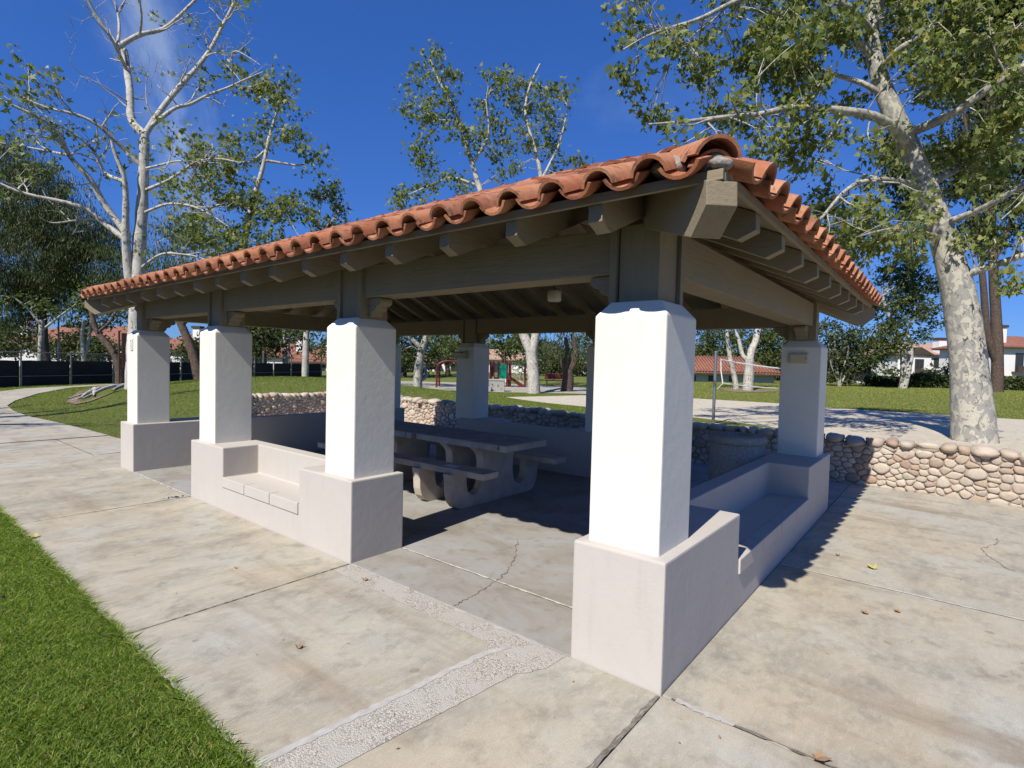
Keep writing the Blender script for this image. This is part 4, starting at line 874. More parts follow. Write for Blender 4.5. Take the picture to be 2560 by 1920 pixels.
for pl_, r0, r1, dr in [([(1850, 1165), (1960, 1105), (2050, 1060), (2212, 960), (2400, 900)], .085, .05, -2), ([(1790, 960), (1850, 890), (1950, 820), (2100, 740), (2300, 660)], .10, .05, 1.5),
  ([(1920, 1455), (2000, 1400), (2100, 1370), (2212, 1330), (2350, 1290)], .10, .06, -1), ([(1600, 730), (1560, 680), (1440, 600), (1200, 570), (1000, 550), (850, 600), (650, 610), (400, 640), (250, 650)], .12, .02, -2.5),
  ([(1620, 970), (1480, 930), (1330, 950), (1240, 1030), (1150, 1150), (1050, 1230)], .075, .02, -1.5), ([(1410, 230), (1300, 160), (1200, 150), (1040, 110), (940, 70), (700, 40)], .10, .03, 1.5),
  ([(1410, 60), (1300, 25), (1000, -60), (800, -30), (670, 20), (520, 105), (380, 140), (250, 180), (120, 260)], .10, .015, -2), ([(1590, 690), (1750, 640), (1900, 560), (2050, 440), (2212, 350), (2400, 250)], .12, .06, -2.0),
  ([(1420, 20), (1550, -150), (1750, -260)], .10, .04, 1), ([(1440, 330), (1560, 250), (1750, 150), (1950, 40), (2100, -80)], .09, .03, -1.5), ([(1800, 1260), (1650, 1200), (1500, 1190), (1330, 1240)], .05, .015, -2),
  ([(1480, 480), (1380, 430), (1250, 400), (1050, 330), (850, 300), (650, 330)], .07, .015, 1.5)]:
    P = smooth_path(snap(pxline([Z7(*p) for p in pl_], D5, dr), C5), 3*len(pl_)); L5.add(P, np.linspace(r0, r1, len(P)), 8); spread(L5, P, r0, r1, 0, opt5, tips5)
ell5 = []
for x, y, rx, ry in [(250, 150, 190, 90), (120, 370, 50, 70), (330, 600, 110, 50), (540, 330, 130, 130), (620, 600, 160, 90), (850, 220, 220, 170), (1080, 350, 180, 150), (1080, 690, 170, 130), (1060, 880, 90, 80), (1180, 1080, 150, 80), (1330, 1230, 260, 120), (1600, 1280, 120, 80), (1550, 130, 210, 150), (1850, 120, 210, 170), (1830, 430, 200, 140), (1880, 780, 210, 130), (2000, 1000, 120, 90), (2010, 1230, 120, 100), (2130, 230, 160, 240), (2120, 640, 160, 130), (1720, 330, 150, 120), (2150, 1440, 70, 50), (1250, 150, 150, 120), (950, -160, 420, 150), (1700, -180, 420, 150), (1480, 760, 100, 90), (1300, 520, 120, 80)]:
    q = PX(*Z7(x, y), D5+rng.uniform(-1.6, 1.4)); sc = D5*.4792/F_PX; ell5.append((q, (rx*sc, rx*sc*1.15+0.5, ry*sc)))
cs, lp = clump_points(ell5, 5.8, 36, 0.16, 0.0)
allP = np.concatenate(L5.V)
for q in cs:
    near = allP[np.argmin(((allP-q)**2).sum(1)+rng.uniform(0, .4))]
    if np.linalg.norm(near-q) < 2.6: L5.add(curve_to(near, q, 0.08, 5), np.linspace(0.016, 0.006, 5), 3)
L5.build('trunk', 'sycamore_bark', t5)
leaves_mesh('crown', np.concatenate([lp, leaf_points(tips5, 13, 0.10)]), 0.182, STAR, 'sycamore_leaf', t5, droop=1.1, up=0.3)
# ---- trees built from limbs and leaf clumps
def clump_tree(name, label, bx, depth, limbs, ells, bark, leaf, dens, per, sig, size, shape=DIAM, group=None, droop=0.4, r0=0.3, connect=0.6, hang=None, up=0.5, zoff=-0.1):
    """limbs: list of (pixel polyline, r0, r1); ells: (x, y, rx, ry) in photograph pixels"""
    b_ = base_at(bx, depth); t = thing(name, label, 'tree', b_, group); L = Limbs()
    for k, (pl_, ra, rb) in enumerate(limbs):
        P = pxline(pl_, depth, rng.uniform(-1, 1)*(k > 0))
        if k == 0: P = np.concatenate([[b_+np.array([0, 0, zoff])], P])
        elif ((CL-P[0])**2).sum(1).min() < 1.0: P = snap(P, CL)
        else: P = np.concatenate([[base_at(pl_[0][0], depth)+np.array([0, 0, zoff])], P])
        P = smooth_path(P, 4+3*len(pl_)); CL = P if k == 0 else np.concatenate([CL, P]); L.add(P, np.linspace(ra, rb, len(P))*(1+rng.normal(0, .03, len(P))), 9)
    sc = depth/F_PX; E_ = [(PX(x, y, depth+rng.uniform(-1, 1)*rx*sc*0.5), (rx*sc, rx*sc*1.0, ry*sc)) for x, y, rx, ry in ells]
    cs, lp = clump_points(E_, dens*1.7, per*2.3, sig*0.85); aP = np.concatenate(L.V)
    for q in cs:
        if rng.random() > connect*0.6: continue
        near = aP[np.argmin(((aP-q)**2).sum(1))]; L.add(curve_to(near, q, 0.06, 6), np.linspace(0.026, 0.008, 6), 4)
    L.build('trunk', bark, t); ax = None
    if hang: ax = np.tile(np.array([0, 0, -hang]), (len(lp), 1))
    leaves_mesh('crown', lp, size, shape, leaf, t, droop, ax, up); return t
def dsp(*pts): return [(x*1.1573, y*1.1573) for x, y in pts]
def de(*es): return [(a*1.1573, b*1.1573, c*1.1573, d*1.1573) for a, b, c, d in es]
clump_tree('sycamore_tree', 'leafy young sycamore left of centre, rising behind the pavilion roof', 560, 26.0,
  [([(565, 900)]+[Z6(*p) for p in ((1500, 1500), (1530, 1320), (1580, 1150), (1640, 950), (1640, 870), (1690, 740), (1720, 600))], .24, .05), ([Z6(*p) for p in ((1640, 960), (1720, 1000), (1840, 1020), (1930, 980))], .07, .03), ([Z6(*p) for p in ((1640, 950), (1530, 1010), (1400, 970), (1250, 960))], .07, .02), ([Z6(*p) for p in ((1560, 1210), (1460, 1260), (1350, 1250), (1200, 1330))], .07, .02), ([Z6(*p) for p in ((1530, 1330), (1700, 1300), (1850, 1250))], .06, .02)],
  [(*Z6(x, y), rx*.4069, ry*.4069) for x, y, rx, ry in ((1650, 480, 150, 100), (1500, 540, 120, 90), (1740, 680, 120, 110), (1560, 740, 100, 90), (1300, 900, 170, 90), (1480, 900, 160, 120), (1770, 900, 120, 110), (1930, 950, 70, 40), (1350, 1150, 200, 130), (1600, 1300, 200, 130), (1820, 1270, 130, 90), (1300, 1400, 220, 120), (1650, 1480, 200, 90), (1100, 1150, 130, 80))],
  'pale_bark', 'sycamore_leaf', 1.15, 17, 0.31, 0.26, STAR, connect=0.8)
clump_tree('sycamore_tree', 'tall forked sycamore rising above the middle of the tiled roof', 1336, 29.0,
  [([(1333, 930), (1327, 879)], .36, .30), ([(1328, 885), (1305, 834), (1250, 640), (1204, 486), (1175, 393), (1140, 278), (1099, 208), (1075, 150)], .26, .05), ([(1330, 885), (1341, 834), (1352, 640), (1356, 445), (1331, 347), (1308, 289), (1319, 220), (1350, 160)], .24, .04), ([(1175, 393), (1225, 340), (1215, 250)], .09, .03), ([(1356, 450), (1400, 360), (1420, 270)], .09, .03), ([(1190, 450), (1130, 440), (1060, 470), (990, 500)], .08, .02), ([(1140, 285), (1090, 300), (1040, 260)], .06, .02)],
  de((940, 150, 60, 35), (900, 250, 45, 45), (960, 240, 40, 35), (1000, 300, 40, 40), (930, 330, 50, 40), (1085, 180, 50, 30), (1060, 240, 40, 40), (1130, 210, 50, 40), (1200, 230, 45, 50), (1160, 290, 50, 35), (1080, 320, 40, 35), (900, 410, 55, 25), (860, 440, 30, 20), (980, 400, 45, 25), (1190, 340, 35, 30), (1260, 350, 18, 20), (1215, 385, 35, 20), (1110, 380, 40, 25)),
  'pale_bark', 'sycamore_leaf', 1.2, 16, 0.33, 0.26, STAR, connect=0.85)
clump_tree('small_sycamore', 'small distant sycamore with thin pale trunk left of the roof ridge end', 763, 42.0,
  [([(763, 930), (765, 850), (775, 700), (795, 600), (800, 520)], .28, .05), ([(795, 600), (840, 540), (860, 500)], .08, .02), ([(785, 640), (740, 580), (720, 540)], .08, .02)],
  de((690, 390, 45, 30), (650, 430, 35, 30), (725, 430, 40, 35), (690, 470, 50, 30), (620, 470, 30, 25), (740, 480, 30, 20), (640, 700, 60, 25), (700, 690, 50, 20)),
  'pale_bark', 'mid_leaf', 0.42, 14, 0.38, 0.36, TRIL, connect=0.8)
GL = 'dark trees behind the left lawn'
clump_tree('pepper_tree', 'dark weeping pepper tree filling the left edge behind the fence', 120, 36.0, [([(110, 900), (105, 780), (120, 640)], .32, .15), ([(115, 780), (60, 650), (30, 560)], .14, .05), ([(110, 760), (190, 650), (240, 600)], .14, .05)],
  de((20, 360, 60, 70), (60, 430, 80, 80), (140, 490, 80, 60), (60, 560, 110, 80), (190, 570, 80, 60), (230, 510, 50, 40), (120, 640, 110, 40), (20, 660, 60, 60), (250, 620, 50, 40), (110, 400, 40, 30)), 'brown_bark', 'dark_leaf', 1.2, 44, 0.5, 0.27, LONG, GL, connect=0.35, hang=1.6, up=0.0)
clump_tree('pepper_tree', 'dark leaning pepper tree seen between the two left pillars', 500, 31.0, [([(488, 900), (470, 850), (448, 800), (420, 740)], .30, .16), ([(455, 815), (520, 760), (560, 700)], .14, .05), ([(420, 740), (350, 690), (300, 640)], .14, .05), ([(440, 780), (440, 690)], .12, .05)],
  de((270, 560, 60, 60), (330, 620, 70, 40), (400, 560, 70, 60), (470, 640, 60, 40), (380, 480, 60, 50), (460, 520, 60, 60), (300, 660, 60, 25)), 'brown_bark', 'mid_leaf', 1.0, 32, 0.45, 0.25, LONG, GL, connect=0.4, hang=0.8, up=0.1)
clump_tree('street_tree', 'slender patchy-barked tree standing in front of the black fence screen', 100, 27.5, [([(100, 900), (103, 850), (104, 800)], .15, .11), ([(104, 810), (70, 770), (30, 740)], .07, .03), ([(103, 830), (150, 790), (190, 760)], .07, .03)],
  de((40, 660, 60, 30), (120, 665, 60, 30), (190, 650, 50, 35)), 'sycamore_bark', 'mid_leaf', 0.7, 14, 0.36, 0.22, TRIL, GL, connect=0.7)
clump_tree('street_tree', 'twin-stemmed pale tree behind the fence left of the far left pillar', 212, 36.0, [([(208, 880), (203, 840), (210, 800)], .15, .09), ([(214, 900), (222, 850), (228, 800)], .12, .07)],
  de((200, 690, 60, 25), (160, 670, 50, 30), (240, 680, 40, 30)), 'pale_bark', 'mid_leaf', 0.5, 14, 0.4, 0.26, TRIL, GL, connect=0.7)
clump_tree('leaning_tree', 'dark-trunked tree leaning left beside the far left pillar', 300, 26.0, [([(296, 900), (270, 860), (240, 830), (228, 780)], .20, .10), ([(240, 830), (280, 800), (300, 760)], .08, .03)],
  de((220, 655, 60, 35), (260, 690, 40, 20), (280, 630, 50, 40)), 'brown_bark', 'mid_leaf', 0.7, 14, 0.36, 0.22, TRIL, GL, connect=0.6)
clump_tree('cypress_tree', 'dense dark evergreen behind the fence, seen between two left pillars', 660, 45.0, [([(660, 900), (660, 830)], .3, .1)], [(655, 790, 35, 70), (665, 850, 45, 50), (650, 730, 28, 50), (600, 840, 50, 50)], 'brown_bark', 'dark_leaf', 0.9, 24, 0.45, 0.32, DIAM, GL, connect=0.2)
clump_tree('street_tree', 'pale green tree behind the fence near the slender pale trunk', 720, 48.0, [([(715, 900), (712, 850), (708, 800)], .2, .1)], [(700, 830, 45, 40), (740, 860, 40, 30), (790, 840, 40, 50), (820, 870, 40, 40)], 'pale_bark', 'mid_leaf', 0.5, 16, 0.45, 0.30, TRIL, GL, connect=0.6)
GC = 'trees around the far playground'
def zc(x, y): return (960+x*.2351, 820+y*.2351)
clump_tree('sycamore_tree', 'pale crooked sycamore on the grass mound left of the rear pillar', 1042, 27.0, [([zc(360, 500), zc(375, 350), zc(400, 220), zc(460, 70), zc(470, -80)], .27, .12), ([zc(395, 215), zc(330, 150), zc(260, 100), zc(240, 20)], .14, .06), ([zc(385, 250), zc(300, 190), zc(230, 220)], .05, .02), ([zc(430, 560), zc(455, 520), zc(440, 440), zc(400, 330)], .10, .06)],
  [(1010, 840, 35, 25), (1090, 850, 45, 30), (1120, 880, 30, 25), (1000, 900, 25, 25), (1060, 780, 60, 40)], 'sycamore_bark', 'mid_leaf', 0.9, 16, 0.36, 0.22, TRIL, GC, connect=0.6)
clump_tree('pepper_tree', 'gnarled brown-barked pepper tree right of the forked sycamore trunk', 1418, 32.0, [([zc(1950, 600), zc(1960, 500), zc(1930, 400), zc(1890, 330)], .42, .24), ([zc(1960, 480), zc(2020, 380), zc(2040, 250), zc(2000, 60)], .26, .10), ([zc(1940, 420), zc(1960, 280), zc(1930, 100)], .22, .10)],
  [(1400, 850, 45, 35), (1440, 880, 35, 40), (1380, 900, 30, 40), (1470, 850, 40, 50), (1350, 860, 25, 40), (1420, 800, 60, 40)], 'brown_bark', 'dark_leaf', 0.8, 20, 0.36, 0.28, LONG, GC, connect=0.5, hang=1.5, up=0.0)
for x, d, es, lf, lab in ((1010, 52, [(1000, 850, 60, 50), (1060, 870, 60, 50), (1020, 910, 60, 25)], 'dark_leaf', 'round dark tree far behind the left of the playground'), (1120, 56, [(1120, 860, 60, 50), (1160, 890, 50, 35), (1100, 900, 50, 30)], 'mid_leaf', 'green tree far behind the red climbing arch'),
    (1262, 46, [(1250, 860, 40, 35), (1290, 850, 40, 40), (1230, 830, 40, 40), (1280, 880, 35, 18)], 'mid_leaf', 'low-branched round tree above the green play panel'), (1380, 60, [(1360, 900, 50, 45), (1420, 900, 60, 45), (1320, 920, 40, 30)], 'dark_leaf', 'dark tree far behind the play structure stairs'), (1480, 62, [(1480, 880, 60, 60), (1540, 890, 60, 50), (1460, 930, 50, 20)], 'mid_leaf', 'green tree far behind the near pillar')):
    clump_tree('round_tree', lab, x, d, [([(x, 930), (x-4, 900), (x+3, 870)], .3, .15)], es, 'brown_bark', lf, 0.45, 20, 0.5, 0.34, DIAM, GC, connect=0.35)
GRT = 'trees behind the right lawn'
def zd(x, y): return (1720+x*.18987, 780+y*.18987)
clump_tree('sycamore_tree', 'pale forked sycamore in front of the small tile-roofed building', 1872, 36.0, [([zd(790, 980), zd(805, 800), zd(810, 620)], .36, .29), ([zd(800, 640), zd(840, 480), zd(900, 380), zd(915, 180), zd(900, -100)], .25, .16), ([zd(790, 660), zd(715, 580), zd(660, 320), zd(570, 190), zd(540, 60)], .15, .08), ([zd(955, 320), zd(975, 180), zd(960, 60)], .05, .03)],
  [(1800, 760, 50, 40), (1860, 740, 60, 40), (1930, 760, 50, 40), (1760, 790, 40, 30)], 'pale_bark', 'fresh_leaf', 0.45, 16, 0.4, 0.26, TRIL, GRT, connect=0.5)
clump_tree('sycamore_tree', 'slim pale sycamore leaning left beside the forked pale sycamore', 1842, 37.0, [([zd(640, 1000), zd(600, 800), zd(560, 650), zd(530, 450), zd(510, 250), zd(500, 60)], .20, .09), ([zd(570, 560), zd(600, 500), zd(640, 475)], .04, .02)], [(1815, 790, 35, 25), (1780, 780, 30, 25)], 'pale_bark', 'fresh_leaf', 0.5, 14, 0.4, 0.26, TRIL, GRT, connect=0.5)
for x, d, es, lf, lab in ((1750, 58, [(1750, 850, 50, 50), (1790, 880, 45, 30), (1730, 890, 30, 25), (1770, 820, 40, 30)], 'mid_leaf', 'bright green tree behind the left half of the small tile-roofed building'), (1880, 60, [(1860, 850, 60, 50), (1920, 860, 55, 50), (1900, 900, 60, 25), (1960, 880, 40, 50)], 'mid_leaf', 'green tree behind the right half of the small tile-roofed building')):
    clump_tree('round_tree', lab, x, d, [([(x, 930), (x-4, 900), (x+3, 870)], .3, .15)], es, 'brown_bark', lf, 0.5, 22, 0.5, 0.34, DIAM, GRT, connect=0.35)
def ze(x, y): return (2040+x*.2351, 740+y*.2351)
clump_tree('large_shrub', 'many-stemmed dark shrub right of the rear corner pillar', 2100, 46.0, [([ze(230, 900), ze(215, 700), ze(205, 550), ze(190, 420)], .14, .06), ([ze(260, 960), ze(330, 800), ze(420, 650), ze(470, 450)], .10, .04), ([ze(150, 960), ze(160, 750), ze(130, 500)], .08, .04), ([ze(300, 980), ze(280, 780), ze(350, 600), ze(330, 400)], .09, .04)],
  [(*ze(x, y), rx*.2351, ry*.2351) for x, y, rx, ry in ((120, 400, 130, 150), (300, 420, 150, 150), (450, 480, 150, 170), (200, 650, 180, 150), (420, 720, 170, 130), (560, 600, 110, 170), (300, 850, 150, 90), (120, 820, 80, 80))], 'sycamore_bark', 'dark_leaf', 1.1, 24, 0.42, 0.30, DIAM, GRT, connect=0.6)
clump_tree('sycamore_tree', 'dense mid-green sycamore with two pale trunks before the hedge', 2258, 44.0, [([ze(930, 950), ze(930, 700), ze(910, 480), ze(860, 380), ze(780, 230), ze(700, 0)], .28, .10), ([ze(1020, 985), ze(1010, 650), ze(1000, 500), ze(960, 340)], .32, .12), ([ze(940, 560), ze(1020, 470), ze(1080, 440)], .08, .03), ([ze(880, 400), ze(760, 340), ze(640, 330)], .09, .03)],
  [(*ze(x, y), rx*.2351, ry*.2351) for x, y, rx, ry in ((750, 100, 170, 160), (950, 150, 180, 180), (1150, 120, 180, 150), (1250, 300, 110, 70), (700, 350, 150, 150), (850, 480, 150, 130), (1050, 450, 90, 90), (700, 620, 160, 160), (800, 780, 90, 90), (600, 520, 110, 150), (800, -100, 250, 130), (1100, -80, 200, 120), (900, -330, 220, 160))], 'pale_bark', 'mid_leaf', 0.85, 22, 0.42, 0.32, TRIL, GRT, connect=0.5)
clump_tree('pine_tree', 'very tall dark tree with two brown trunks behind the large right sycamore', 2495, 40.0, [([ze(1930, 950), ze(1930, 700), ze(1920, 350), ze(1900, 0), ze(1880, -400), ze(1850, -1200), ze(1840, -2200), ze(1850, -3200)], .40, .10), ([ze(1900, 800), ze(1830, 500), ze(1800, 250), ze(1790, 0), ze(1740, -500), ze(1650, -1300), ze(1560, -2100)], .26, .08), ([ze(1900, -300), ze(2050, -700), ze(2200, -1200)], .2, .06)],
  [(*Z7(x, y), rx*.4792, ry*.4792) for x, y, rx, ry in ((1600, 900, 130, 120), (1650, 1080, 90, 70), (1950, 350, 140, 160), (2150, 120, 130, 200), (2130, 500, 130, 150), (2000, 650, 130, 130), (1850, 900, 120, 120), (2080, 900, 110, 150), (1560, 760, 100, 80), (2190, 1100, 60, 200), (1950, 1180, 80, 90), (2000, 50, 150, 100), (1900, -200, 250, 150))], 'brown_bark', 'dark_leaf', 0.75, 60, 0.55, 0.30, DIAM, GRT, connect=0.4, hang=0.4, up=0.2)
# sycamore left of the frame whose bare branches shade the path
bx_ = np.array([15.5, -7.5, -0.02]); t6 = thing('sycamore_tree', 'bare sycamore left of the view, shading the footpath', 'tree', bx_); L6 = Limbs(); tp = []
P = smooth_path([bx_+np.array(q) for q in ((0, 0, -.1), (.1, .2, 2.5), (-.2, .5, 5), (.1, .6, 8), (0, .9, 10))], 16); L6.add(P, np.linspace(.34, .08, 16), 10)
for a in ((5.5, 0.5, 3, 8.2), (7.0, 2, -2.5, 9.5), (4.5, -2.5, 2.0, 7.0), (5.0, 3.5, 1.5, 7.5), (6.5, -3, -.5, 9.5), (7.6, .5, 3.5, 10.6), (4.2, 1.5, 4.0, 6.4)):
    p0 = P[int(a[0]/10*15)]; Q = smooth_path([p0, p0+(np.array([bx_[0]+a[1], bx_[1]+a[2], a[3]])-p0)*0.5+rng.normal(0, .25, 3), np.array([bx_[0]+a[1], bx_[1]+a[2], a[3]])], 10); L6.add(Q, np.linspace(.13, .03, 10), 6); spread(L6, Q, .13, .03, 0, opt1, tp)
L6.build('trunk', 'pale_bark', t6); leaves_mesh('crown', leaf_points([q for q in tp if rng.random() < .25], 4, .13), .16, STAR, 'fresh_leaf', t6)
#--PART5
# ------------------------------------------------------------------ grass
def project(P):
    q = P-CAM; z = q@FWD; return 1280+F_PX*(q@RGT)/z, 960-F_PX*(q@UPV)/z, z
def blades(name, P, hgt, wid, lean, m, label=None):
    n = len(P); d = rng.normal(0, 1, (n, 3)); d[:, 2] = 0; d = unit(d); ax = unit(np.array([0, 0, 1.0])+d*lean[:, None]); sd_ = unit(np.cross(ax, rng.normal(0, 1, (n, 3))))
    h = hgt[:, None]; w_ = wid[:, None]; tip = P+ax*h+d*h*0.45*lean[:, None]; mid_ = P+ax*h*0.55
    V = np.stack([P-sd_*w_, P+sd_*w_, mid_+sd_*w_*0.8, tip, mid_-sd_*w_*0.8], 1)
    o = np_mesh(name, V.reshape(-1, 3), np.arange(n*5), np.arange(n)*5, None, m); o['kind'] = 'stuff'
    if label: o['label'] = label; o['category'] = 'grass'
    return o
n = 640000; P = np.stack([rng.uniform(0.6, 8.5, n), -1.43-rng.uniform(0, 1, n)**1.3*3.0, np.full(n, -0.014)], -1)
x, y, z = project(P); k = (x > -60) & (x < 800) & (y < 2000) & (z > 0.5); P = P[k]; z = z[k]
keep = rng.random(len(P)) < np.clip(3.6/z, 0.12, 1.0)**1.6; P = P[keep]; z = z[keep]
cl_ = np.sin(P[:, 0]*9+1.3*np.sin(P[:, 1]*7))*np.sin(P[:, 1]*11+P[:, 0]*3)
blades('near_grass', P, rng.uniform(0.014, 0.036, len(P))*(1+0.3*cl_), rng.uniform(0.0010, 0.0018, len(P))*np.clip(z/2.6, 1, 2.6), rng.uniform(0.2, 1.5, len(P)), 'grass_blade', 'lush short green lawn grass in the left foreground')
ne = 2600; P = np.stack([rng.uniform(0.7, 8.5, ne), -1.435+rng.uniform(-0.02, 0.012, ne), np.full(ne, -0.005)], -1)
blades('edge_grass', P, rng.uniform(0.02, 0.055, ne), rng.uniform(0.0014, 0.0024, ne), rng.uniform(0.6, 1.8, ne), 'grass_blade', 'ragged grass fringe overhanging the pavement edge')
nl = 90; P = np.stack([rng.uniform(0.8, 7.5, nl), -1.5-rng.uniform(0, 1, nl)*2.2, np.full(nl, 0.012)], -1)
lit = leaves_mesh('leaf_litter', P, 0.035, TRIL, 'dry_leaf', None, droop=0.0, up=2.0); lit['label'] = 'scattered dry leaf scraps in the foreground grass'; lit['category'] = 'leaf litter'
nl = 120; P = np.concatenate([np.stack([rng.uniform(-2.5, 7.5, nl), rng.uniform(-1.43, -0.05, nl), np.full(nl, 0.004)], -1), np.stack([rng.uniform(-3, -0.1, 60), rng.uniform(0, 6.2, 60), np.full(60, 0.004)], -1)])
lit = leaves_mesh('pavement_litter', P, 0.016, DIAM, 'dry_leaf', None, droop=0.0, up=6.0); lit['label'] = 'tiny brown leaf scraps scattered over the pavement'; lit['category'] = 'leaf litter'
def inpoly(P, poly):
    x, y = P[:, 0], P[:, 1]; c = np.zeros(len(P), bool); q = np.array(poly); j = len(q)-1
    for i in range(len(q)):
        c ^= ((q[i, 1] > y) != (q[j, 1] > y)) & (x < (q[j, 0]-q[i, 0])*(y-q[i, 1])/(q[j, 1]-q[i, 1]+1e-12)+q[i, 0]); j = i
    return c
n = 260000; P = np.stack([rng.uniform(4, 32, n), rng.uniform(-1, 24, n), np.zeros(n)], -1); P[:, 2] = th(P[:, 0], P[:, 1])-0.005
x, y, z = project(P); road = inner + outer[::-1]
k = (x > -40) & (x < 1560) & (z > 0) & ~inpoly(P, road) & ~inpoly(P, pav_out) & ~inpoly(P, SAND) & ~((P[:, 1] < 6.7) & (P[:, 0] < 12.3) & (P[:, 1] > 2.75)) & ~((P[:, 0] < 9.4) & (P[:, 1] < 6.7)) & ~inpoly(P, soil_pts)
k &= P[:, 1] > -1.44+0*P[:, 0]; k &= ~((P[:, 1] < 0.6) & (P[:, 0] < 24)); P = P[k]; z = z[k]
blades('mound_grass', P, rng.uniform(0.03, 0.065, len(P)), 0.0028*np.clip(z/12, 1, 2.5)*rng.uniform(.7, 1.3, len(P)), rng.uniform(0.2, 1.1, len(P)), 'mound_blade', 'short green grass covering the mound behind the stone wall')
n = 200000; P = np.stack([rng.uniform(-12, 16, n), rng.uniform(23.5, 60, n), np.zeros(n)], -1); P[:, 2] = th(P[:, 0], P[:, 1])-0.005
x, y, z = project(P); k = (x > 1680) & (x < 2600) & (z > 0) & ~inpoly(P, SAND); P = P[k]; z = z[k]
blades('far_lawn_grass', P, rng.uniform(0.04, 0.08, len(P)), 0.006*np.clip(z/28, 1, 2)*rng.uniform(.7, 1.3, len(P)), rng.uniform(0.2, 1.1, len(P)), 'lawn_blade', 'sunlit grass on the right lawn beyond the sand')
# fallen leaves and twigs
def fallen(p, size, m, rot, label, cat='leaf'):
    V = [(STAR[i, 0]-.35, STAR[i, 1]) for i in range(10)]; c, s_ = math.cos(rot), math.sin(rot)
    b = MB(); b.add([(p[0]+size*(c*x-s_*y), p[1]+size*(s_*x+c*y), p[2]+0.006+size*0.75*abs(y)**1.4+0.6*size*x*x) for x, y in V], [tuple(range(10))]); return tag(b.build('fallen_leaf', m), label, cat, 'fallen leaves on the pavement')
for x, y, sz, m, lab in ((2183, 1423, .10, 'yellow_leaf', 'yellow-green fallen leaf on the right pavement'), (747, 1622, .05, 'dry_leaf', 'small brown leaf on the front pavement slab'), (912, 1453, .055, 'dry_leaf', 'curled brown leaf on the pale repair strip'), (86, 1345, .09, 'yellow_leaf', 'dry pale leaf at the lawn edge far left'), (2165, 1536, .06, 'dry_leaf', 'brown leaf on the right pavement, below the yellow one'), (2246, 1532, .055, 'dry_leaf', 'brown leaf on the right pavement near the right edge'), (2045, 1902, .08, 'dry_leaf', 'dark curled leaf at the bottom edge of the picture'), (588, 1422, .03, 'dry_leaf', 'tiny twig-like leaf on the front slab'), (2095, 1390, .05, 'dry_leaf', 'small brown leaf beside the pale joint at right')):
    q = GR(x, y, 0.03 if lab.endswith('foreground grass') else 0.0); fallen(q, sz, m, rng.uniform(0, 6), lab)
# ------------------------------------------------------------------ tennis-court fence
fen = thing('court_fence', 'low chain-link court fence with black windscreen beyond the left lawn', 'fence', (30.3, 1.9, 0)); fd = np.array([2.4, 4.65]); fd /= np.linalg.norm(fd); f0 = np.array([30.3, 1.9])
def fp(s, z, off=0.0): q = f0+fd*s+np.array([fd[1], -fd[0]])*off; return (q[0], q[1], z)
FS = np.arange(-8.0, 26.1, 2.2); gz = lambda s: float(th(*fp(s, 0)[:2]))
for s in FS: MB().tube([fp(s, -0.1), fp(s, 1.60)], [0.036, 0.036], 8).build('post', 'galvanised', fen)
for a, c in zip(FS[:-1], FS[1:]):
    MB().tube([fp(a, 1.53), fp(c, 1.53)], [0.022, 0.022], 6).build('top_rail', 'galvanised', fen); MB().tube([fp(a, 0.47, -0.03), fp(c, 0.47, -0.03)], [0.018, 0.018], 6).build('mid_rail', 'galvanised', fen)
    nn = 12; ss = np.linspace(a+.03, c-.03, nn); zt = 1.16+rng.normal(0, .008, nn); bw = rng.normal(0, .012, nn)
    b = MB(); b.add([fp(s, 0.0, .05+w_) for s, w_ in zip(ss, bw)]+[fp(s, z_, .05+w_*.5) for s, z_, w_ in zip(ss, zt, bw)], [(i, i+1, nn+i+1, nn+i) for i in range(nn-1)]); b.build('windscreen', 'screen_black', fen, smooth=True)
    b = MB()
    for q in np.arange(0, c-a, 0.10):
        for sg2 in (1, -1):
            s0 = a+q if sg2 > 0 else c-q; s1 = s0+sg2*min(.38, (c-s0) if sg2 > 0 else (s0-a)); zz1 = 1.15+.38*abs(s1-s0)/.38
            if abs(s1-s0) > .02: b.tube([fp(s0, 1.15, .02), fp(s1, zz1, .02)], [.0025, .0025], 3, False)
    b.build('chain_link', 'galvanised', fen)['kind'] = 'stuff'
for x, yt, d, lab in ((722, 845, 46, 'tall grey court light pole left of the pale trunk'), (803, 850, 50, 'grey court light pole right of the pale trunk'), (147, 795, 38, 'grey light pole behind the windscreen at far left'), (658, 880, 40, 'short pale pole beside the dark evergreen')):
    q = base_at(x, d); zt = PX(x, yt, d)[2]; pr = thing('light_pole', lab, 'pole', q); MB().tube([(q[0], q[1], -.1), (q[0], q[1], zt)], [.075, .05], 8).build('shaft', 'galvanised', pr); MB().tube([(q[0], q[1], zt), (q[0], q[1], zt+.06)], [.07, .05], 8).build('cap', 'galvanised', pr)
q = GR(296, 965); q = PX(298, 930, 24.5); gp = thing('gate_post', 'rusty brown steel post beside the far left pillar', 'post', (q[0], q[1], 0)); MB().box(q[0]-.035, q[0]+.035, q[1]-.035, q[1]+.035, -.1, 2.6).build('post', 'rust_brown', gp); MB().box(q[0]-.05, q[0]+.05, q[1]+.10, q[1]+.42, 0.9, 2.5).build('panel', 'rust_brown', gp)
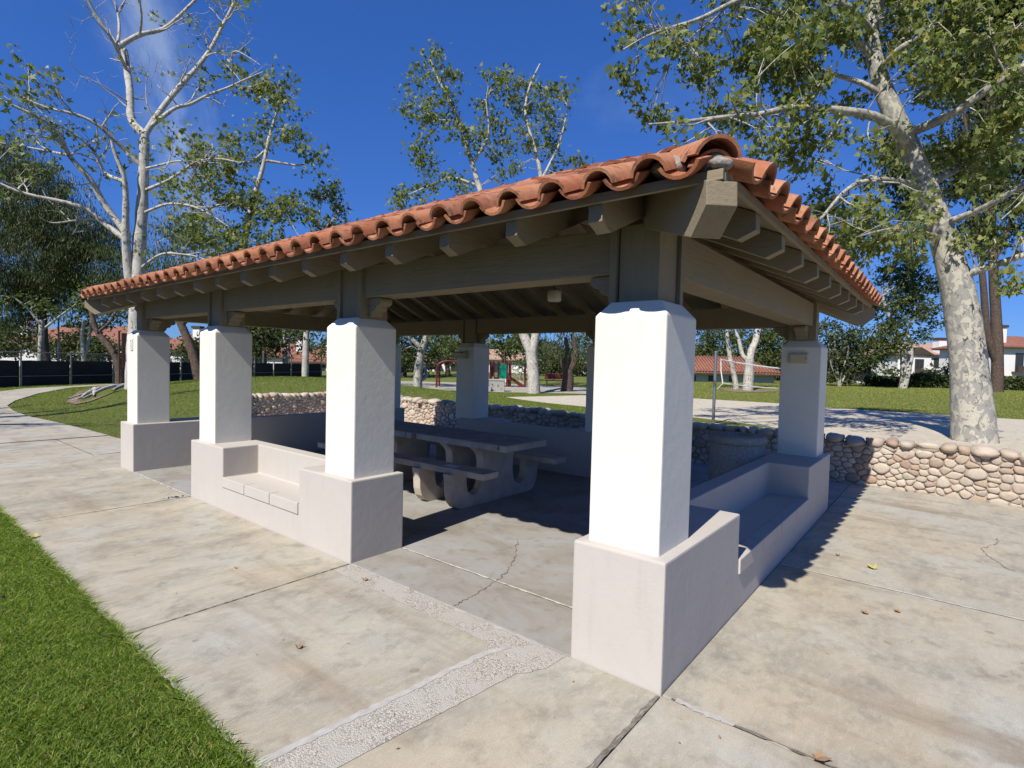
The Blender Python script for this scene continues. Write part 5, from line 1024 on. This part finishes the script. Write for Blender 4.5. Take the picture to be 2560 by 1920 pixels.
# ------------------------------------------------------------------ volleyball net
pb = PX(1783, 1052, 15.0); vb = thing('volleyball_net', 'slack volleyball net on a grey steel pole over the sand court', 'net', (pb[0], pb[1], 0))
ptop = PX(1790, 882, 15.0); MB().tube([(pb[0], pb[1], -.1), (ptop[0], ptop[1], ptop[2])], [.042, .042], 10).build('pole', 'galvanised', vb); MB().tube([tuple(ptop), (ptop[0], ptop[1], ptop[2]+.05)], [.05, .045], 10).build('pole_cap', 'galvanised', vb)
ta, tb_ = PX(1802, 899, 15.3), PX(1990, 924, 17.2); ba, bb_ = PX(1807, 958, 15.3), PX(1990, 972, 17.2)
T_ = curve_to(ta, tb_, -.012, 14, 0); B_ = curve_to(ba, bb_, -.01, 14, 0)
MB().tube(T_, [.022]*14, 6).build('top_tape', 'net_white', vb); MB().tube(B_, [.014]*14, 6).build('bottom_tape', 'net_white', vb); MB().tube([ta, (ta+ba)/2+np.array([.02, 0, 0]), ba], [.016]*3, 6).build('side_tape', 'net_white', vb)
MB().tube([ta, ptop-np.array([0, 0, .1])], [.006]*2, 4).build('rope', 'net_white', vb); MB().tube([ba, (pb[0], pb[1], .9)], [.006]*2, 4).build('rope', 'net_white', vb)
b = MB()
for f in np.linspace(0.02, .98, 26):
    i = f*13; k = int(i); w_ = i-k; b.tube([T_[k]*(1-w_)+T_[min(13, k+1)]*w_, B_[k]*(1-w_)+B_[min(13, k+1)]*w_], [.0022]*2, 3, False)
for f in np.linspace(.12, .88, 7): b.tube(T_*(1-f)+B_*f, [.0022]*14, 3, False)
b.build('mesh', 'dark_metal', vb)['kind'] = 'stuff'
p2 = PX(2010, 985, 17.4); MB().tube([(p2[0], p2[1], -.1), (p2[0], p2[1], 1.98)], [.042]*2, 10).build('pole', 'galvanised', vb)
# ------------------------------------------------------------------ playground
def W3(o, f, r, z): return (o[0]+f[0]*r[0]+f[1]*r[1], o[1]+f[2]*r[0]+f[3]*r[1], z)
rgt2 = np.array([-_sy, _cy]); fw2 = np.array([_cy, _sy])
def loc(o, a, d, z): return (o[0]+rgt2[0]*a+fw2[0]*d, o[1]+rgt2[1]*a+fw2[1]*d, z)
def lbox(b, o, a0, a1, d0, d1, z0, z1):
    P = [loc(o, a, d, z) for z in (z0, z1) for d in (d0, d1) for a in (a0, a1)]
    return b.add(P, [(0, 2, 3, 1), (4, 5, 7, 6), (0, 1, 5, 4), (2, 6, 7, 3), (0, 4, 6, 2), (1, 3, 7, 5)])
pd = 36.0; sc = pd/F_PX; po = base_at(1262, pd); play = thing('play_structure', 'playground structure with red posts, green panel and railed stairs beyond the mound', 'playground', po)
def A(xz): return ((960+xz*.2351)-1262)*sc
def Zp(yz): return PX(1262, 820+yz*.2351, pd)[2]
gz0 = po[2]
for xz in (1130, 1165, 1215, 1310, 1345): MB().tube([loc(po, A(xz), .2, gz0-.1), loc(po, A(xz), .2, Zp(360))], [.06]*2, 8).build('post', 'red_paint', play)
for xz in (1140, 1330): MB().tube([loc(po, A(xz), 1.5, gz0-.1), loc(po, A(xz), 1.5, Zp(370))], [.06]*2, 8).build('post', 'red_paint', play)
pb_ = MB(); lbox(pb_, po, A(1225), A(1303), .10, .16, Zp(535), Zp(390)); pn = pb_.build('panel', 'green_plastic', play, bevel=.02); b = MB(); lbox(b, po, A(1228), A(1300), .09, .15, Zp(578), Zp(540)); b.build('panel_border', 'net_white', play)
b = MB(); lbox(b, po, A(1120), A(1340), .15, 1.6, Zp(535)-.08, Zp(530)); b.build('deck', 'red_paint', play)
b = MB(); b.add([loc(po, A(1330), .2, Zp(510)), loc(po, A(1500), .2, Zp(615)), loc(po, A(1500), 1.0, Zp(615)), loc(po, A(1330), 1.0, Zp(510)), loc(po, A(1330), .2, Zp(530)), loc(po, A(1470), .2, Zp(640)), loc(po, A(1470), 1.0, Zp(640)), loc(po, A(1330), 1.0, Zp(530))], [(0, 1, 2, 3), (7, 6, 5, 4), (0, 4, 5, 1), (1, 5, 6, 2), (2, 6, 7, 3), (3, 7, 4, 0)]); b.build('stairs', 'red_paint', play)
for dd in (.2, 1.0):
    MB().tube([loc(po, A(1345), dd, Zp(425)), loc(po, A(1490), dd, Zp(490))], [.035]*2, 6).build('handrail', 'beige_paint', play); MB().tube([loc(po, A(1345), dd, Zp(505)), loc(po, A(1490), dd, Zp(590))], [.035]*2, 6).build('handrail', 'beige_paint', play)
    for f in np.linspace(0, 1, 10): MB().tube([loc(po, A(1345+145*f), dd, Zp(425+65*f)), loc(po, A(1345+145*f), dd, Zp(505+85*f))], [.018]*2, 5).build('baluster', 'beige_paint', play)
MB().tube([loc(po, A(1500), .2, gz0-.1), loc(po, A(1500), .2, Zp(400))], [.07]*2, 8).build('post', 'red_paint', play)
b = MB(); lbox(b, po, A(1150), A(1168), .1, .15, Zp(600), Zp(520)); b.build('ladder', 'beige_paint', play)
ao = base_at(1125, 33.0); arch = thing('climbing_arch', 'red arched climbing frame left of the play structure', 'playground', ao); s2 = 33.0/F_PX
for dd in (0, 1.2):
    for x0, x1 in ((1107, 1137),):
        w_ = (x1-x0)*s2*2.2; P = [loc(ao, -w_*.5+w_*.5*(1-math.cos(t_)), dd, PX(1125, 1000 if False else 905, 33.0)[2]-.35+.42*math.sin(t_)) for t_ in np.linspace(0, math.pi, 12)]
        P = [loc(ao, -w_*.5, dd, ao[2]-.1)] + P + [loc(ao, w_*.5, dd, ao[2]-.1)]; MB().tube(P, [.06]*len(P), 8).build('hoop', 'red_paint', arch)
for k in range(5):
    P = loc(ao, -w_*.5, 0, ao[2]+.35+.32*k), loc(ao, -w_*.5, 1.2, ao[2]+.35+.32*k); MB().tube(list(P), [.03]*2, 6).build('rung', 'red_paint', arch)
pw = base_at(1242, 30.0); pt_ = thing('concrete_planter', 'square grey concrete bin at the edge of the playground', 'litter bin', pw); b = MB(); lbox(b, pw, -.45, .45, -.4, .4, pw[2]-.05, pw[2]+.62); b.build('body', 'bin_concrete', pt_, bevel=.02); b = MB(); lbox(b, pw, -.48, .48, -.43, .43, pw[2]+.621, pw[2]+.70); b.build('lid', 'bin_concrete', pt_, bevel=.02)
struct(sheet('playground_surface', [tuple(base_at(x, d)[:2]) for x, d in ((1000, 29.5), (1230, 29.0), (1500, 29.5), (1560, 42), (1000, 42))], 'concrete', lambda u, v: 0.012))
bo = base_at(1395, 38.0); bn = thing('park_bench', 'dark red park bench in the shade right of the forked trunk', 'bench', bo)
b = MB(); lbox(b, bo, -.9, .9, 0, .4, bo[2]+.42, bo[2]+.48); b.build('seat', 'red_paint', bn); b = MB(); lbox(b, bo, -.9, .9, .42, .47, bo[2]+.55, bo[2]+.92); b.build('backrest', 'red_paint', bn)
for a in (-.75, .75):
    b = MB(); lbox(b, bo, a-.03, a+.03, .02, .45, bo[2]-.05, bo[2]+.418); b.build('leg', 'dark_metal', bn)
# ------------------------------------------------------------------ buildings
def house(label, cx, depth, wdt, dep, eave, ridge, roofm, wallm='house_white', ov=.5, wins=(), chimneys=(), gable=False, zb=-1.5, group=None, tiles=False, yaw=0.0, name='house'):
    o = base_at(cx, depth); o = np.array([o[0], o[1], 0.0]); t = thing(name, label, 'house' if name == 'house' else 'building', o, group)
    ca, sa = math.cos(yaw), math.sin(yaw)
    def l(a, d, z): return loc(o, a*ca-d*sa, a*sa+d*ca, z)
    def bx(a0, a1, d0, d1, z0, z1, nm, m, par=t, bev=0):
        P = [l(a, d, z) for z in (z0, z1) for d in (d0, d1) for a in (a0, a1)]; b = MB(); b.add(P, [(0, 2, 3, 1), (4, 5, 7, 6), (0, 1, 5, 4), (2, 6, 7, 3), (0, 4, 6, 2), (1, 3, 7, 5)]); return b.build(nm, m, par, bevel=bev)
    h = wdt/2; bx(-h, h, 0, dep, zb, eave, 'wall', wallm)
    e = [(-h-ov, -ov), (h+ov, -ov), (h+ov, dep+ov), (-h-ov, dep+ov)]; hip = min(dep/2+ov, h)*(0.0 if gable else 0.9)
    V = [l(a, d, eave+.02) for a, d in e]+[l(a, d, eave-.14) for a, d in e]+[l(-h-ov+hip, dep/2, ridge), l(h+ov-hip, dep/2, ridge)]
    b = MB(); b.add(V, [(0, 1, 9, 8), (1, 2, 9), (2, 3, 8, 9), (3, 0, 8), (4, 7, 6, 5), (0, 4, 5, 1), (1, 5, 6, 2), (2, 6, 7, 3), (3, 7, 4, 0)]); rf = b.build('roof', roofm, t)
    bx(-h-ov+.02, h+ov-.02, -ov+.02, dep+ov-.02, eave-.24, eave-.145, 'eave_trim', 'dark_trim')
    for (a, z, ww, hh) in wins:
        f = bx(a-ww/2-.07, a+ww/2+.07, -.06, -.002, z-hh/2-.07, z+hh/2+.07, 'window', 'dark_trim'); 
        for s in (-1, 1): bx(a+s*ww/4-ww/4+.03, a+s*ww/4+ww/4-.03, -.075, -.061, z-hh/2, z+hh/2, 'pane', 'window_glass', f)
    for (a, d, zt, ww) in chimneys:
        cz = bx(a-ww/2, a+ww/2, d-ww/2, d+ww/2, eave, zt, 'chimney', wallm, rf); bx(a-ww/2-.12, a+ww/2+.12, d-ww/2-.12, d+ww/2+.12, zt+.002, zt+.28, 'chimney_cap', 'dark_trim', rf)
    if tiles:
        nb = int((wdt+2*ov)/.28); b = MB()
        for k in range(nb):
            a = -h-ov+.14+k*.28; lim = min(1.0, (min(a+h+ov, h+ov-a))/max(hip, .01)); p0 = np.array(l(a, -ov-.05, eave+.05)); p1 = np.array(l(a, -ov+(dep/2+ov)*lim, eave+.05+(ridge-eave)*lim)); b.tube([p0, p1], [.095, .08], 6)
        b.build('tile_rows', 'house_red_roof', rf, smooth=True)['kind'] = 'stuff'
    return t, l, bx
t, l, bx = house('small park building with red tile roof and pale green wall behind the net', 1820, 50.0, 8.6, 5.0, 1.30, 2.75, 'house_red_roof', 'green_wall', .6, [(-1.55, .62, .34, .46), (.35, .62, .34, .46), (-3.2, .62, .34, .46)], (), False, -1.5, None, True, 0, 'park_building')
bx(-7.5, 4.9, -1.4, -1.2, -1.5, 0.15, 'front_wall', 'house_white')
GH = 'white houses beyond the park'
t, l, bx = house('white two-storey house with tan roof and chimney left of the big trunk', 2345, 74.0, 11, 9, 4.35, 6.1, 'house_tan_roof', 'house_white', .5, [(-2.4, 3.0, .9, 1.3), (-.2, 3.1, .8, 1.2), (1.6, 3.1, .8, 1.2), (-4.0, 1.2, 1.2, 1.2), (3.4, 2.9, 1, 1.2)], [(.2, .2, 6.3, 1.1), (3.5, 3, 6.5, .9)], True, -1.5, GH)
P = [l(a, -1.2, z) for a, z in ((-5.2, 4.15), (-3.3, 5.2), (-1.4, 4.15))]+[l(a, 2, z) for a, z in ((-5.2, 4.15), (-3.3, 5.2), (-1.4, 4.15))]; b = MB(); b.add(P, [(0, 1, 4, 3), (1, 2, 5, 4), (0, 2, 1)]); b.build('gable_roof', 'dark_trim', t); bx(-4.9, -1.7, -.9, -.01, -1.5, 4.1, 'bay', 'house_white'); f = bx(-3.9, -2.7, -.96, -.902, 2.2, 3.6, 'window', 'dark_trim'); bx(-3.8, -3.33, -.975, -.961, 2.3, 3.5, 'pane', 'window_glass', f); bx(-3.27, -2.8, -.975, -.961, 2.3, 3.5, 'pane', 'window_glass', f); bx(-4.3, -2.3, -1.5, -.961, 1.5, 1.6, 'balcony_floor', 'dark_trim'); bx(-4.3, -2.3, -1.5, -1.45, 1.6, 2.2, 'balcony_rail', 'dark_trim')
t, l, bx = house('white house with red tile roof and dark balcony at the right edge', 2610, 62.0, 10, 9, 5.0, 6.5, 'house_red_roof', 'house_white', .6, [(-2.9, 3.2, .8, 1.9), (-.5, 3.2, .9, 1.3), (-3.6, .9, 1.1, 1.2)], [(-4.2, 1.4, 7.2, 1.0)], False, -1.5, GH)
bx(-3.8, -2.0, -.9, -.08, 2.0, 2.12, 'balcony_floor', 'dark_trim'); bx(-3.8, -2.0, -.9, -.86, 2.13, 2.75, 'balcony_rail', 'dark_trim'); b = MB(); b.add([l(-5.2, -1.6, .9), l(-1, -1.6, .9), l(-1, -.01, 1.6), l(-5.2, -.01, 1.6), l(-5.2, -1.6, .8), l(-1, -1.6, .8), l(-1, -.01, 1.5), l(-5.2, -.01, 1.5)], [(0, 1, 2, 3), (7, 6, 5, 4), (0, 4, 5, 1), (1, 5, 6, 2), (3, 2, 6, 7), (0, 3, 7, 4)]); b.build('porch_roof', 'house_red_roof', t)
for lab, cx, dp_, wd_, ev, rg, ch in (('white house with red roof glimpsed behind trees at far left', 95, 60, 9, 2.6, 4.6, -2.5), ('white house with red roof left of the far left pillar', 262, 62, 10, 2.7, 5.0, 3.2), ('white house with red roof seen between the second and third pillars', 700, 70, 9, 1.9, 3.6, 2.0), ('red-roofed house behind the slender pale trunk', 790, 66, 6, 1.3, 3.0, 1.2), ('white house with red roof between the two far left pillars', 455, 64, 8, 2.4, 4.4, 1.0)):
    house(lab, cx, dp_, wd_, 8, ev, rg, 'house_red_roof', 'house_white', .5, [(-wd_*.3, ev-1.0, 1.0, 1.1), (wd_*.1, ev-1.0, 1.0, 1.1), (wd_*.35, ev-1.0, .8, 1.1)], [(ch, 1.5, rg+.5, .8)], False, -1.5, GH)
for lab, cx, dp_, wd_, ev, rg in (('white building behind the playground posts', 1215, 74, 14, 2.2, 3.6), ('low white building right of the brown-barked pepper tree', 1480, 78, 7, 1.6, 2.4), ('white house far left of the playground', 1030, 72, 6, 1.4, 2.6)):
    house(lab, cx, dp_, wd_, 7, ev, rg, 'house_tan_roof', 'house_white', .5, [(-wd_*.3, .9, 1.2, 1.1), (wd_*.1, .9, 1.2, 1.1)], (), False, -1.5, GH)
# ------------------------------------------------------------------ hedges, car
def hedge(label, x0, x1, d, ztop, leaf='hedge_leaf', n=9000, thick=1.0):
    a, c = base_at(x0, d), base_at(x1, d); ln = np.linalg.norm(c-a); ax = (c-a)/ln; pr = np.array([ax[1], -ax[0], 0]); t = thing('clipped_hedge', label, 'hedge', (a+c)/2, 'hedges along the far side of the lawn')
    P = a[None]+ax[None]*rng.uniform(0, ln, (n, 1))+pr[None]*rng.uniform(-thick/2, thick/2, (n, 1)); P[:, 2] = (a[2]+c[2])/2+rng.uniform(0.0, 1, n)**.7*ztop*(1+.05*np.sin(P[:, 0]*1.7)); leaves_mesh('foliage', P, .26, DIAM, leaf, t)
    b = MB()
    for s in np.arange(.5, ln, 1.1): q = a+ax*s; b.tube([(q[0], q[1], q[2]-.1), (q[0]+.1, q[1], q[2]+ztop*.8)], [.04, .02], 5)
    b.build('stems', 'brown_bark', t)
hedge('low clipped hedge between the double-trunked sycamore and the shrub', 2170, 2262, 48.0, .85); hedge('clipped hedge left of the big right trunk', 2280, 2400, 48.0, 1.15); hedge('dark clipped hedge at the right edge behind the lawn', 2490, 2640, 47.0, 1.15, 'dark_leaf', 9000)
clump_tree('rounded_bush', 'rounded green bush above the hedge before the tan-roofed house', 2365, 54.0, [([(2365, 950), (2367, 925)], .2, .1)], [(2350, 930, 30, 22), (2390, 915, 28, 35), (2400, 890, 20, 25)], 'brown_bark', 'hedge_leaf', 1.2, 22, .4, .26, DIAM, GRT, connect=.3)
for x, d, es, lab in ((980, 66, [(960, 905, 60, 30), (1010, 915, 50, 25)], 'dark bushes at the far end of the mound'), (550, 50, [(540, 880, 70, 40), (600, 890, 60, 35), (480, 890, 50, 35)], 'dark bushes behind the fence left of centre'), (200, 50, [(150, 870, 80, 32), (280, 880, 70, 30), (40, 855, 70, 45), (200, 850, 50, 30)], 'dark bushes behind the fence at far left'), (1660, 70, [(1600, 905, 70, 40), (1700, 905, 60, 40)], 'bushes behind the near pillar'), (2080, 66, [(2040, 900, 60, 50), (2120, 920, 50, 30), (2000, 890, 50, 50)], 'dark bushes behind the rear corner pillar')):
    clump_tree('dark_bush', lab, x, d, [([(x, 925), (x+6, 900)], .15, .08)], es, 'brown_bark', 'dark_leaf', .55, 22, .5, .36, DIAM, 'bushes closing the far side of the park', connect=.25)
# far wood closing the horizon: one mass, too far to tell its trees apart
nb = 60000; az = rng.uniform(-260, 2250, nb); dp_ = rng.uniform(84, 96, nb)
hb = 4.6+2.2*np.sin(az*.011)+1.4*np.sin(az*.029+1)+0.9*np.sin(az*.067+2); hb *= np.where(az > 1600, 0.75, 1.0)*np.clip((2250-az)/120, 0.2, 1)
P = np.stack([PX(a, 930, d) for a, d in zip(az, dp_)]); P[:, 2] = -1.2+rng.uniform(0, 1, nb)**.75*(np.maximum(hb, 1.5)+1.2)*rng.uniform(.75, 1.08, nb)
fb = leaves_mesh('far_wood', P, .75, DIAM, 'dark_leaf', None); fb['label'] = 'dense dark band of distant trees along the horizon'; fb['category'] = 'wood'
mo = tuple(GR(1872, 981)); ml = []
for k in range(22):
    a = 2*math.pi*k/22; q = base_at(1870, 36.0); rr_ = 1.5+.25*math.sin(3*a)+.15*math.sin(7*a); ml.append((q[0]+rr_*1.2*math.cos(a), q[1]+rr_*1.2*math.sin(a)))
struct(sheet('mulch_bed', ml, 'mulch', lambda u, v: float(th(u, v))+.03))
co = base_at(2165, 56.0); car = thing('parked_car', 'dark parked car half hidden behind the shrub and hedge', 'car', co)
CP = [(-2.1, .35), (-2.15, .7), (-1.9, .88), (-1.2, .95), (-.6, 1.38), (.7, 1.40), (1.4, 1.0), (2.05, .92), (2.15, .6), (2.1, .35)]
P = [loc(co, a, 0, co[2]+z) for a, z in CP]+[loc(co, a, 1.7, co[2]+z) for a, z in CP]; n_ = len(CP); b = MB(); b.add(P, [tuple(range(n_)), tuple(range(n_, 2*n_))[::-1]]+[(i, n_+i, n_+(i+1) % n_, (i+1) % n_) for i in range(n_)]); b.build('body', 'car_paint', car, bevel=.05)
b = MB(); b.add([loc(co, a, -.012, co[2]+z) for a, z in ((-1.05, .98), (-.52, 1.32), (.64, 1.33), (1.2, 1.0))], [(0, 1, 2, 3)]); b.build('window', 'window_glass', car)
for a in (-1.35, 1.35):
    for dd in (-.02, 1.52): P = [loc(co, a, dd, co[2]+.32), loc(co, a, dd+.2, co[2]+.32)]; wv = MB().tube(P, [.32]*2, 16).build('wheel', 'rubber', car); MB().tube([loc(co, a, dd-.008, co[2]+.32), loc(co, a, dd, co[2]+.32)], [.19]*2, 12).build('rim', 'galvanised', wv)
